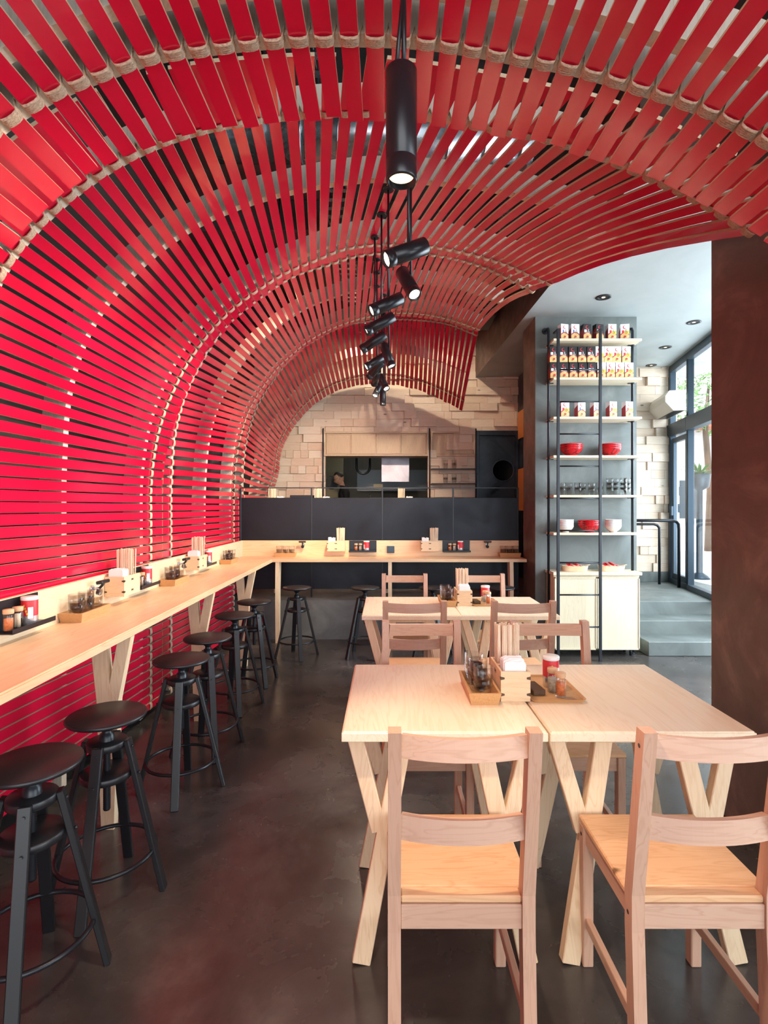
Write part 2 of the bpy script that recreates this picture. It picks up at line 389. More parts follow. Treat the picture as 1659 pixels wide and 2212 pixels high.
# ------------------------------------------------------------------ street front
def sf(Y, dx=0): return 3.93 + .2 * (Y - 6.45) + dx
ang = math.atan(.2)
def sfbar(mb, Ya, Yb, z0, z1, th=.07, mi=0):       # horizontal member along the front
    mb.bar((sf(Ya), Ya, (z0+z1)/2), (sf(Yb), Yb, (z0+z1)/2), th, z1 - z0, (0,0,1), .004, mi)
def sfpost(mb, Y, z0, z1, wd=.07, th=.08, mi=0):
    mb.box((sf(Y), Y, (z0+z1)/2), (th, wd, z1 - z0), Euler((0, 0, -ang)).to_matrix(), .004, mi)
edges = [7.88, 7.11, 5.6, 4.1, 2.6, 1.1, -.4, -1.9]
for k in range(len(edges) - 1):
    a, c = edges[k], edges[k+1]; zb = .45 if a > 5.7 else .05
    mb = MB(); sfpost(mb, a - (.05 if k == 0 else 0), zb, 3.62, .10 if k == 0 else .06); sfpost(mb, c, zb, 3.62, .06)
    sfbar(mb, a, c, 2.58, 2.76, .12); sfbar(mb, a, c, 3.52, 3.62, .08); sfbar(mb, a, c, zb, zb + .07, .09)
    wdo = struct(mb.build('window_%d' % (k+1) if k else 'door_1', M['frame']))
    g = MB(); m0 = Vector((sf(a), a, 0)); m1 = Vector((sf(c), c, 0))
    g.bar((m0.x, m0.y, (zb + 2.62)/2), (m1.x, m1.y, (zb + 2.62)/2), .008, 2.62 - zb, (0,0,1), 0)
    g.bar((m0.x, m0.y, 3.14), (m1.x, m1.y, 3.14), .008, .78, (0,0,1), 0)
    g.build('pane', M['pane'], wdo)
    if k == 0:      # the door leaf next to the wood wall
        mb = MB(); sfpost(mb, 7.72, .52, 2.55, .06, .05); sfpost(mb, 7.20, .52, 2.55, .05, .05)
        sfbar(mb, 7.72, 7.2, 2.48, 2.55, .05); sfbar(mb, 7.72, 7.2, .52, .60, .05); mb.build('leaf_frame', M['frame'], wdo)
        mb = MB().box((sf(7.70) - .05, 7.70, 1.50), (.03, .05, .14), (0, 0, -ang), .006); mb.build('door_handle', M['frame'], wdo)
# the street beyond
struct(MB().b2(4.6, 16, -6, 22, .30, .38, 0).build('ground', M['pavement']))
mb = MB(); mb.b2(4.2, 16, 17, 17.4, .38, 7, 0); mb.b2(12, 12.4, -6, 17, .38, 7, 0)
for k in range(3): mb.b2(5.6 + k*3.4, 6.6 + k*3.4, 16.88, 17.0, 1.2, 2.4, .01, 1)
mb.b2(4.2, 16, 16.2, 17, 4.0, 4.25, .01, 2)
tag(mb.build('street_building', [M['outwall'], M['frame'], M['brick']]), 'pale building across the street, seen through the glass shop front', 'building')

t = empty('street_tree', (8.6, 14.2, .38), 0, 'leafy green tree standing in the street outside the glass front', 'tree')
MB().tube([(0, 0, 0), (.05, 0, 1.6), (-.05, .05, 3.2), (0, 0, 4.4)], [.11, .09, .07, .03], 10).build('trunk', M['dark_wood'], t)
mb = MB(); r = random.Random(5)
for k in range(1500):
    a = r.random()*6.28; q = r.random()**.5; c = Vector((math.cos(a)*q*1.3, math.sin(a)*q*1.3, 4.3 + (r.random()-.5)*2.4*(1.1 - q*.6))); u = Vector((r.random()-.5, r.random()-.5, r.random()-.5)).normalized(); v = u.orthogonal().normalized()
    mb.add([c - u*.09, c - v*.035, c + u*.09, c + v*.035], [(0,1,2,3)])
tag(mb.build('foliage', M['leaf'], t, False), None, None, None, 'stuff')
t = empty('potted_plant', (5.15, 8.75, .38), 0, 'spiky green plant on a tall dark stand outside the glass door', 'plant')
MB().lathe([(0, 0), (.16, 0), (.12, .05), (.05, .1), (.05, 1.45), (.14, 1.5), (.17, 1.72), (.15, 1.72), (.14, 1.68), (0, 1.68)], n=22).build('stand', M['frame'], t)
for k in range(26):
    a = k*2.4; e = .5 + (k % 5)*.17; d = Vector((math.cos(a)*math.cos(e), math.sin(a)*math.cos(e), math.sin(e))); s_ = d.cross(Vector((0,0,1))).normalized(); b0 = Vector((0, 0, 1.68)); mb = MB()
    P = [b0 + d*(.36*u) - Vector((0,0,.10*u*u)) for u in (0, .35, .7, 1)]; Wd = (.012, .022, .015, .001)
    mb.add([p + s_*w_ for p, w_ in zip(P, Wd)] + [p - s_*w_ for p, w_ in zip(P, Wd)] + [p - d.cross(s_)*.006 for p in P], [(0,1,9,8),(1,2,10,9),(2,3,11,10),(4,5,9,8),(5,6,10,9),(6,7,11,10)]); mb.build('leaf', M['leaf'], t, False)

# ------------------------------------------------------------------ dark mechanical ceiling
t = empty('spiral_duct', (0, 3.45, 3.95), 0, 'galvanised round ventilation duct crossing above the red slats', 'duct')
mb = MB(); mb.cyl((-1.1, 0, 0), (.95, 0, 0), .15, 28)
for k in range(9): x = -1.0 + k * .235; mb.tube([(x + .02*math.sin(a), .153*math.cos(a), .153*math.sin(a)) for a in [2*PI*j/20 for j in range(20)]], .006, 6, 0, False, True)
mb.build('duct_pipe', M['galv'], t)
mb = MB()
for x in (-.8, .2, .8): mb.cyl((x, 0, .14), (x, 0, .55), .006, 8)
mb.build('hanger', M['galv'], t)
t = empty('cable_tray', (-.42, 3.2, 4.14), 0, 'perforated metal cable tray running above the slats', 'cable tray')
mb = MB(); mb.b2(-.10, -.095, -1.6, 3.6, 0, .05, 0); mb.b2(.095, .10, -1.6, 3.6, 0, .05, 0)
for k in range(40): mb.b2(-.1, .1, -1.6 + k*.13, -1.55 + k*.13, 0, .004, 0)
mb.build('tray', M['galv'], t)
mb = MB()
for k in range(5): mb.cyl((-.07 + k*.035, -1.6, .02), (-.07 + k*.035, 3.6, .02), .012, 8)
mb.build('cables', M['black'], t)
for k, (x0, y0, x1, y1, z, r, lab) in enumerate([(-1.4, 2.1, 1.6, 2.1, 4.1, .03, 'thin black pipe crossing above the nearest slats'), (.5, 1.0, .5, 8.0, 4.15, .04, 'long dark pipe running towards the back above the slats'),
        (-1.2, 5.6, 1.5, 5.6, 4.2, .06, 'dark pipe crossing above the middle of the tunnel'), (1.1, 2.0, 1.1, 8.2, 4.25, .05, 'dark pipe beside the soffit above the slats')]):
    tag(MB().cyl((x0, y0, z), (x1, y1, z), r, 14).build('ceiling_pipe', M['galv'] if k == 3 else M['black_metal']), lab, 'pipe')
t = empty('air_conditioning_unit', (1.15, 7.0, 3.95), 0, 'dark boxy ventilation unit above the far right end of the slats', 'ventilation unit')
MB().box((0, 0, .2), (.5, .6, .35), None, .01).build('housing', M['black_metal'], t)
mb = MB()
for k in range(6): mb.b2(-.2, .2, -.31, -.30, .08 + k*.045, .10 + k*.045, .002)
mb.build('grille', M['galv'], t)
for Y in (2.75, 5.1, 7.6):
    struct(MB().b2(-2.1, 1.5, Y, Y + .25, 4.2, 4.5, .01).build('ceiling_beam', M['slab']))

# ================================================================== THE SLATTED VAULT
def wallx(Y): return -1.665 - .0175 * Y
def pitch(Y):
    T = [(1.5, .055), (2.3, .056), (3, .059), (4, .061), (6.2, .066), (8, .069), (9, .069)]
    if Y <= T[0][0]: return T[0][1]
    for (a, p), (c, q) in zip(T, T[1:]):
        if Y <= c: return p + (q - p) * (Y - a) / (c - a)
    return T[-1][1]
I0, I1 = 3, 91
def section(fd, pts, k_low=32, direct=()):
    """pts: [(index, x, y)] sighted on the photograph's rope arc at one depth; low indices follow the straight wall"""
    Y = F / fd; P = {}
    for i in (I0, 10, 18, 25, 29, k_low): P[i] = (wallx(Y), 1.55 + (i - 30) * pitch(Y))
    for (i, x, y) in pts: p = pt(x, y, fd); P[i] = (p.x, p.z)
    for (i, X, Z) in direct: P[i] = (X, Z)
    ks = sorted(P)
    out = {}
    def hm(i, c):
        for a in range(len(ks) - 1):
            if ks[a] <= i <= ks[a+1]: break
        k0, k1 = ks[a], ks[a+1]; h = k1 - k0; u = (i - k0) / h
        def sl(n):
            if n == 0: return (P[ks[1]][c] - P[ks[0]][c]) / (ks[1] - ks[0])
            if n == len(ks) - 1: return (P[ks[n]][c] - P[ks[n-1]][c]) / (ks[n] - ks[n-1])
            a1 = (P[ks[n]][c] - P[ks[n-1]][c]) / (ks[n] - ks[n-1]); a2 = (P[ks[n+1]][c] - P[ks[n]][c]) / (ks[n+1] - ks[n])
            w1 = ks[n+1] - ks[n]; w0 = ks[n] - ks[n-1]
            return (a1 * w1 + a2 * w0) / (w0 + w1)
        m0, m1 = sl(a) * h, sl(a+1) * h; p0, p1 = P[k0][c], P[k1][c]
        return (2*u**3 - 3*u**2 + 1)*p0 + (u**3 - 2*u**2 + u)*m0 + (-2*u**3 + 3*u**2)*p1 + (u**3 - u**2)*m1
    for i in range(I0, I1 + 1): out[i] = (hm(i, 0), hm(i, 1))
    return Y, out
secA = section(790, [(53,25,255),(55,120,200),(57,220,160),(59,322,125),(61,430,108),(63,537,95),(65,645,87),(68,810,87),(70,920,93),(72,1020,108),(74,1125,128),(76,1227,146),(79,1380,190),(82,1530,240),(85,1655,305),(91,1925,467)],
               35, [(42,-1.545,2.12),(49,-1.225,2.425)])
secB = section(522, [(45,3,594),(48,65,507),(51,152,425),(54,250,357),(57,357,307),(60,472,275),(63,592,257),(66,707,247),(68,787,245),(70,862,250),(72,947,260),(75,1065,280),(78,1180,302),(81,1297,340),(84,1402,385),(87,1497,430),(91,1615,502)],
               34, [(40,-1.69,2.20)])
secC1 = section(294, [(35,329,1004),(38,338,948),(41,353,894),(44,374,842),(47,400,791),(50,431,745),(53,470,698),(56,516,655.5),(59,567,619),(62,620,587),(65,678,563),(68,738,539),(71,798.6,529.6),(74,861,529),(77,927.6,532),(80,988,542.5),(83,1049.6,558),(86,1103,576),(89,1153,599),(91,1186,613)], 32)
secC2 = section(267.6, [(34,371,1020),(37,375,957),(40,385,903),(43,400,853),(46,423,804),(49,452,753),(52,488.7,702.8),(55,533,664),(58,580,628.5),(61,632,597),(65,706.7,572.6),(68,761.6,555),(71,818.5,546.7),(74,867,545),(77,917.4,548.7),(80,969,556),(83,1013.7,567),(86,1060,583.5),(89,1106,607),(91,1147,628.6)], 31)
secD1 = section(186, [(35,508,1013),(38,515,960),(41,524.7,921),(44,537,887),(47,554.4,854),(50,576,823),(53,599,793.5),(56,627.7,767),(59,656.4,743),(62,688.4,722.5),(65,722.8,706.4),(68,760.6,692.7),(71,796,683.5),(74,835,677),(77,873.5,675.4),(80,911.9,678.3),(83,945.9,684),(86,979.9,692.8),(89,1011.7,703.7),(91,1032.7,711)], 31)
secD2 = section(172.7, [(36,527,1000),(39,532,955),(42,541,918),(45,554,881),(48,573,846),(51,592,818.7),(54,616,787),(57,643,759),(60,675,738),(63,708,719),(66,745,703),(70,795,694),(74,843,690),(78,885,690),(82,925,693),(86,968,700),(91,1027,723)], 32)
def arcsec(fd, line, klow):
    P = [pt(x, y, fd) for x, y in line]; d = [0]
    for a, c in zip(P, P[1:]): d.append(d[-1] + (c - a).length)
    n = 10; res = []
    for k in range(1, n + 1):
        s = d[-1] * k / n
        for j in range(len(d) - 1):
            if d[j] <= s <= d[j+1] + 1e-9: break
        u = (s - d[j]) / (d[j+1] - d[j]); p = P[j].lerp(P[j+1], u); i = round(klow + (I1 - klow) * k / n)
        res.append((i, CX + p.x * fd, CY - (p.z - H) * fd))
    return section(fd, res, klow)
secE = arcsec(143.75, [(589.5,1084),(591,1028),(592,1004),(594,984),(598.8,970),(605,953.6),(615,933),(626.6,912.6),(640,894),(656,876),(674.7,858.7),(693,845),(715,833),(739,823),(770,815.5),(800,812),(834.5,811.4),(875,815.5),(905,823),(940,836),(970,849),(999.4,864)], 31)

TH = .014; SW = .049
class Seg:
    def __init__(s, Ya, Yb, sa, sb, bow=0, w=SW): s.Ya, s.Yb, s.sa, s.sb, s.bow, s.w = Ya, Yb, sa, sb, bow, w
    def P(s, i, Y):
        i = min(max(i, I0), I1)
        a, c = s.sa, s.sb; u = (Y - a[0]) / (c[0] - a[0]) if c is not a else 0
        X = a[1][i][0] + (c[1][i][0] - a[1][i][0]) * u; Z = a[1][i][1] + (c[1][i][1] - a[1][i][1]) * u
        if s.bow and 0 < u < 1: Z += s.bow * 4*u*(1-u) * max(0, (i - 68) / 23)
        return X, Z
    def tn(s, i, Y):                                         # along-section tangent and outward normal
        a = s.P(i-1, Y); c = s.P(i+1, Y); t = Vector((c[0]-a[0], 0, c[1]-a[1])).normalized()
        return t, Vector((-t.z, 0, t.x))
def vault(seg, name, label, ribs, ropes, tail, head=0, lowend=0):
    root = empty(name, (0, (seg.Ya + seg.Yb)/2, 0), 0, label, 'slatted vault', 'red slatted vault sections')
    off = Vector((0, -(seg.Ya + seg.Yb)/2, 0)); r = random.Random(name + label)
    for i in range(I0, I1 + 1):
        y0 = seg.Ya - r.random() * head; y1 = seg.Yb + (r.random() - .5) * tail
        if i < 46 and lowend: y1 = lowend
        zl = min(seg.P(i, seg.Ya)[1], seg.P(i, seg.Yb)[1])
        if zl < .04: continue
        if zl < .50 and y1 > 6.2:
            y1 = 6.22
            if y0 > 6.1: continue
        n = 9; vs = []
        for k in range(n):
            Y = y0 + (y1 - y0) * k / (n-1); X, Z = seg.P(i, Y); t, nn = seg.tn(i, Y); p = Vector((X, Y, Z)) + off
            for a, c in ((-1, 0), (1, 0), (1, 1), (-1, 1)): vs.append(p + t * (a * seg.w/2) + nn * (c * TH))
        mb = MB()
        b = len(mb.v); mb.v += [tuple(v) for v in vs]
        for k in range(n - 1):
            for e in range(4):
                mb.f.append([k*4+e, k*4+(e+1) % 4, k*4+4+(e+1) % 4, k*4+4+e]); mb.m.append(1 if e in (1, 3) else 0); mb.sm.append(False)
        mb.f.append([3,2,1,0]); mb.m.append(1); mb.sm.append(False)
        q = (n-1)*4; mb.f.append([q, q+1, q+2, q+3]); mb.m.append(1); mb.sm.append(False)
        mb.build('slat', [M['red'], M['ply_edge']], root)
    for (Y, dep) in ribs:                                    # plywood arches the slats are fixed to
        mb = MB(); vs = []; n = 0
        for i in range(I0, I1 + 1):
            X, Z = seg.P(i, Y)
            if Z < (.47 if Y > 6.2 else .02): continue
            t, nn = seg.tn(i, Y); p = Vector((X, Y, Z)) + off + nn * (TH + .001)
            dd = min(dep, max(.03, (X + 2.08))) if nn.x < -.8 else dep
            for (a, c) in ((-.022, 0), (.022, 0), (.022, dd), (-.022, dd)): vs.append(p + Vector((0, a, 0)) + nn * c)
            n += 1
        fs = [(k*4+e, k*4+(e+1) % 4, k*4+4+(e+1) % 4, k*4+4+e) for k in range(n-1) for e in range(4)] + [(0,1,2,3), (n*4-4, n*4-3, n*4-2, n*4-1)]
        mb.add(vs, fs); mb.build('plywood_rib', M['rib'], root)
    for Y in ropes:                                          # one continuous jute lashing looped under every slat
        mb = MB(); path = []; hw = seg.w/2
        for i in range(I0, I1 + 1):
            X, Z = seg.P(i, Y)
            if Z < (.5 if Y > 6.2 else .06): continue
            t, nn = seg.tn(i, Y); p = Vector((X, Y, Z)) + off
            if i > I0:
                X2, Z2 = seg.P(i-1, Y); g = (Vector((X2, Y, Z2)) + off) * .5 + p * .5
            else: g = p - t * hw * 1.3
            gap = (p - g).length - hw
            path += [(g + nn * .034, nn), (p - t*(hw + min(.006, gap*.6)) + nn * .014, nn), (p - t*(hw*.93) - nn*.005, nn), (p - t*hw*.4 - nn*.0085, nn), (p + t*hw*.4 - nn*.0085, nn),
                     (p + t*(hw*.93) - nn*.005, nn), (p + t*(hw + min(.006, gap*.6)) + nn*.014, nn)]
        K = 11; ww = .031; vs = []; m_ = len(path)
        for (p, nn) in path:
            for k in range(K):
                y = ww * (k/(K-1) - .5); rr = .003 if k % 2 else 0
                vs.append(p + Vector((0, y + (r.random()-.5)*.0012, 0)) - nn * rr)
        back = [(p, nn) for p, nn in path]
        base = len(vs)
        for (p, nn) in back:
            vs.append(p + Vector((0, -ww/2, 0)) + nn*.004); vs.append(p + Vector((0, ww/2, 0)) + nn*.004)
        fs = [(a*K+k, a*K+k+1, (a+1)*K+k+1, (a+1)*K+k) for a in range(m_-1) for k in range(K-1)]
        for a in range(m_-1):
            fs.append((a*K, (a+1)*K, base+2*a+2, base+2*a)); fs.append((a*K+K-1, (a+1)*K+K-1, base+2*a+3, base+2*a+1)); fs.append((base+2*a, base+2*a+1, base+2*a+3, base+2*a+2))
        mb.add(vs, fs, 0, True); mb.build('jute_lashing', M['jute'], root)
    return root
seg1 = Seg(-1.1, 1.755, secA, secA)
seg2 = Seg(1.87, 4.09, secB, secC1, .05)
seg3 = Seg(4.14, 6.36, secC2, secD1, .07)
seg4 = Seg(6.42, 8.25, secD2, secE, .03)
vault(seg1, 'slatted_vault', 'nearest and lowest section of the red slatted vault, over the front chairs', [(1.475, .11), (1.33, .11), (.3, .11)], [1.456, .3], .02, 0, 1.862)
vault(seg2, 'slatted_vault', 'second red slatted vault section, the longest in view, over the first tables and left wall', [(2.225, .11), (2.86, .12), (3.80, .12)], [2.20, F/294], .07, 0, 4.132)
vault(seg3, 'slatted_vault', 'third red slatted vault section, ending just before the dark steel partition', [(4.33, .11), (5.2, .12), (6.10, .12)], [F/267.6, F/186], .06, 0, 6.412)
vault(seg4, 'slatted_vault', 'farthest red slatted vault section, ending at the pine block wall', [(6.69, .10), (7.45, .12), (7.97, .12)], [F/172.7, F/143.75], .03)
# ================================================================== COUNTERS
ZC = .962
def bsx(Y): return -1.62 - .0175 * Y          # face of the left splashback
def cfx(Y): return -1.18 - .0175 * Y          # front edge of the left counter
def quad(mb, c, z0, z1, mi=0, b=0):           # vertical-sided slab over plan polygon c
    n = len(c); vs = [(x, y, z0) for x, y in c] + [(x, y, z1) for x, y in c]
    mb.add(vs, [list(range(n))[::-1], list(range(n, 2*n))] + [(i, (i+1) % n, n+(i+1) % n, n+i) for i in range(n)], mi)
Y0, Y1 = -.9, 6.43
t = empty('bar_counter', (0, 0, 0), 0, 'long narrow pale pine bar counter along the red slatted wall', 'counter')
mb = MB(); quad(mb, [(bsx(Y0), Y0), (cfx(Y0) - .005, Y0), (cfx(6.05) - .005, 6.05), (bsx(6.05), 6.05)], ZC - .035, ZC - .006)
quad(mb, [(bsx(Y0), Y0), (cfx(Y0) - .011, Y0), (cfx(6.05) - .011, 6.05), (bsx(6.05), 6.05)], ZC - .0065, ZC); mb.build('worktop', M['counter'], t)
mb = MB(); quad(mb, [(bsx(Y0) - .022, Y0), (bsx(Y0), Y0), (bsx(Y1), Y1), (bsx(Y1) - .022, Y1)], ZC - .04, 1.15); mb.build('splashback', M['splash'], t)
def y_leg(mb, foot, inner, outer, up=(0, 1, 0), z1=ZC - .036, zj=.62, wd=.10):
    """tapered stem with two arms; the Y lies in the vertical plane through inner and outer"""
    f = Vector(foot); a = Vector(inner); c = Vector(outer); d = (c - a); d.z = 0; d.normalize(); th = .042
    def P(q): q = Vector(q); return ((q - f).dot(d), q.z - f.z)
    ai = P(a)[0]; ci = P(c)[0]; h = z1
    mb.prism([(-.030, 0), (.030, 0), (.052, zj), (.012, zj + .06), (ai + .075, h), (ai, h), (-.052, zj)], f, d, (0,0,1), d.cross(Vector((0,0,1))), th)
    mb.prism([(.045, zj - .10), (.052, zj), (ci, h), (ci - .060, h), (.004, zj + .045), (.0, zj)], f, d, (0,0,1), d.cross(Vector((0,0,1))), th * .98)
for Y in (-.02, 1.28, 2.58, 3.88, 5.2):
    mb = MB(); x = cfx(Y) - .115; y_leg(mb, (x, Y, 0), (x - .085, Y, ZC), (x + .112, Y, ZC)); mb.build('leg', M['table_leg'], t)
t = empty('bar_counter', (0, 6.2, 0), 0, 'pale pine bar counter standing across the back against the dark steel partition', 'counter')
mb = MB(); x0, x1 = cfx(6.05), 1.60
quad(mb, [(bsx(6.06), -.145), (x1, -.145), (x1, .225), (bsx(Y1), .225)], ZC - .035, ZC - .006); quad(mb, [(bsx(6.06), -.145), (x0, -.145), (x0, -.139), (x1, -.139), (x1, .225), (bsx(Y1), .225)], ZC - .0065, ZC)
mb.build('worktop', M['counter_x'], t)
mb = MB().b2(bsx(Y1) - .005, 1.60, .225, .243, ZC - .04, 1.15, .002); mb.build('splashback', M['counter_x'], t)
for x in (-1.24, .045, 1.43):
    mb = MB(); y_leg(mb, (x, -.10, 0), (x, -.005, ZC), (x, -.165 + .03, ZC)); mb.build('leg', M['table_leg'], t)
tag(MB().b2(-.05 + .06, .10 + .0, 6.405, 6.424, 1.00, 1.085, .004).box((.055, 6.402, 1.0425), (.045, .006, .045), None, .002).build('power_outlet', M['frame']), 'square grey power outlet on the splashback of the back counter', 'outlet')

# ------------------------------------------------------------------ steel partition
t = empty('steel_partition', (0, 6.47, .46), 0, 'dark blued steel partition of four panels with thin top rail', 'partition')
xs = [-1.768, -.905, -.045, .815, 1.60]
for a, c in zip(xs, xs[1:]): MB().b2(a + .004, c - .004, -.008, .008, .10, 1.207, .002).build('panel', M['steel'], t)
for x in xs: MB().b2(x - .009, x + .009, -.012, .010, 0, 1.33, .002).build('post', M['black_metal'], t)
MB().b2(xs[0], xs[-1], -.008, .008, 1.32, 1.333, .001).build('rail', M['black_metal'], t)
# ================================================================== STOOLS
root = empty('bar_stool', (0, 0, 0))
mb = MB(); mb.lathe([(0, .700), (.135, .700), (.146, .703), (.150, .709), (.149, .716), (.144, .720), (0, .720)], n=40); mb.build('seat', M['black'], root)
for k in range(4):
    a = k * PI/2; M3 = Matrix.Rotation(a, 3, 'Z'); mb = MB()
    mb.bar(M3 @ Vector((.080, 0, .615)), M3 @ Vector((.222, 0, .0)), .040, .020, M3 @ Vector((1, 0, 0)), .003)
    for (rr, z) in ((.094, .585), (.121, .478)):
        mb.cyl(M3 @ Vector((rr, 0, z)), M3 @ Vector((rr + .010, 0, z + .0023)), .0055, 10)
    mb.build('leg', M['black'], root)
mb = MB(); mb.lathe([(0, .585), (.072, .585), (.076, .589), (.076, .611), (.072, .615), (0, .615)], n=30); mb.build('upper_disc', M['black'], root)
mb = MB(); mb.lathe([(0, .465), (.094, .465), (.098, .469), (.098, .489), (.094, .493), (0, .493)], n=34); mb.build('lower_disc', M['black'], root)
mb = MB(); z = .34; pr = [(0, .33), (.012, .332)]
while z < .69: pr += [(.0145, z), (.0125, z + .004)]; z += .008
pr += [(.016, .70)]; mb.lathe(pr, n=14); mb.lathe([(.03, .615), (.026, .64), (.018, .645), (.018, .66), (.05, .69), (.055, .70)], n=20); mb.build('screw', M['black_metal'], root)
mb = MB(); mb.tube([(.182*math.cos(a), .182*math.sin(a), .165) for a in [2*PI*k/40 for k in range(40)]], .0085, 10, 0, False, True); mb.build('foot_ring', M['black_metal'], root)
ST = [(-1.157, 1.74, 20, 'black round bar stool nearest the camera, cut by the left picture edge'),
      (-1.125, 2.145, 5, 'second black bar stool from the front, by the first visible counter leg'),
      (-1.125, 2.93, 12, 'third black bar stool from the front along the left counter'),
      (-1.145, 3.42, 30, 'fourth black bar stool from the front along the left counter'),
      (-1.176, 4.13, 25, 'fifth black bar stool from the front, half hidden by the fourth'),
      (-1.17, 4.72, 40, 'farthest black bar stool of the row along the left counter'),
      (-.93, 5.55, 20, 'black bar stool at the left end of the back counter'),
      (-.22, 5.55, 35, 'black bar stool at the back counter beside the far table corner'),
      (.49, 5.55, 20, 'black bar stool at the back counter behind the left far chair'),
      (1.19, 5.55, 45, 'black bar stool at the right end of the back counter')]
for (x, y, a, lab) in ST: inst(root, (x, y, 0), math.radians(a), lab, 'bar stool', 'black bar stools')

# ================================================================== CHAIRS
root = empty('dining_chair', (0, 0, 0)); W = .1995; PW = .035
M['chair_y'] = wood('beech_pink_length', (.57, .35, .245), (.43, .23, .145), 'y', .45, False)
mb = MB().b2(-W + PW*.0, W, -.155, .197, .473, .493, .005)
mb.b2(-W + PW, W - PW, -.193, -.155, .473, .493, .004); mb.build('seat', M['seat'], root)
for s in (-1, 1):
    x = s * (W - PW/2)
    mb = MB(); P = [(x, -.205, 0), (x, -.180, .40), (x, -.180, .50), (x, -.250, .969)]
    vs = []
    for (a, y, z) in P:
        for (dx, dy) in ((-1,-1),(1,-1),(1,1),(-1,1)): vs.append((a + dx*PW/2, y + dy*.022, z))
    mb.add(vs, [(k*4+e, k*4+(e+1) % 4, k*4+4+(e+1) % 4, k*4+4+e) for k in range(3) for e in range(4)] + [(0,1,2,3), (12,13,14,15)])
    mb.cyl((x + s*.0165, -.178, .44), (x + s*.0182, -.178, .44), .006, 10, 1); mb.cyl((x + s*.0165, -.243, .925), (x + s*.0182, -.243, .925), .006, 10, 1)
    mb.build('leg', [M['chair'], M['ink']], root)
    mb = MB().b2(x - PW/2, x + PW/2, .152, .192, 0, .472, .003); mb.cyl((x + s*.0165, .172, .44), (x + s*.0182, .172, .44), .006, 10, 1); mb.build('leg', [M['chair'], M['ink']], root)
    mb = MB().b2(x - .010, x + .010, -.158, .152, .415, .472, .002); mb.build('side_apron', M['chair_y'], root)
    mb = MB().bar((x, -.185, .150), (x, .153, .150), .020, .032, (0,0,1), .002); mb.build('stretcher', M['chair_y'], root)
MB().b2(-W + PW, W - PW, -.196, -.176, .405, .472, .002).build('rear_apron', M['chair_x'], root)
MB().b2(-W + PW, W - PW, .162, .182, .410, .472, .002).build('front_apron', M['chair_x'], root)
for (z, th, yy) in ((.925, .058, -.240), (.693, .062, -.205)):
    mb = MB(); pts = []
    for k in range(13):
        u = -1 + 2*k/12; pts.append((u * (W - PW), yy - .022 * (1 - u*u), z - .004*(1-u*u)))
    mb.sweep(pts, .022, th, (0, .15, 1)); mb.build('back_rail', M['chair_x'], root)
CHS = [(.2045, 1.64, 0, 'pinkish beech chair in the foreground, back to camera, pushed to the near table', ),
       (.8635, 1.64, 0, 'beech chair at bottom right, partly cut by the right picture edge'),
       (.180, 2.48, PI, 'beech chair across the near table, left of two, facing the camera'),
       (.833, 2.48, PI, 'beech chair across the near table, right of two, facing the camera'),
       (.178, 3.56, 0, 'beech chair with its back to the camera at the far table, left one'),
       (.856, 3.56, 0, 'beech chair with its back to the camera at the far table, right one'),
       (.162, 4.415, PI, 'beech chair on the far side of the far table, left one'),
       (.836, 4.415, PI, 'beech chair on the far side of the far table, right one')]
for (x, y, a, lab) in CHS: inst(root, (x, y, 0), a, lab, 'chair', 'dining chairs')

# ================================================================== TABLES
ZT = .785; D = .785; TW = .704
root = empty('dining_table', (0, 0, 0))
mb = MB(); mb.box((0, 0, ZT - .019), (TW, D, .030), None, .002); mb.box((0, 0, ZT - .004), (TW - .010, D - .010, .008), None, .003); mb.build('tabletop', M['table'], root)
for s in (-1, 1):
    for (yf, yt) in ((-.385, -.30), (.10, .06)):
        mb = MB(); xf = s * .285; up = (0, 1, 0)
        mb.bar((xf, yf, 0), (s * .135, yt, ZT - .034), .062, .040, up, .003)
        mb.bar((xf - s*.062, yf + (yt-yf)*.56, .42), (s * .315, yt, ZT - .034), .055, .038, up, .003)
        mb.v = [(a, c, max(z, 0)) for a, c, z in mb.v]
        mb.build('leg', M['table_leg'], root)
MB().b2(-.16, .16, -.33, .10, ZT - .064, ZT - .036, .002).build('underframe', M['table_leg'], root)
TB = [(.200, 2.204, 'near dining table, left half, pale pine with Y-shaped legs'), (.911, 2.204, 'near dining table, right half, pale pine, brightest top'),
      (.180, 4.162, 'far dining table, left half, beyond the first pair of tables'), (.882, 4.162, 'far dining table, right half, in front of the shelving')]
for (x, y, lab) in TB: inst(root, (x, y, 0), 0, lab, 'table', 'dining tables')

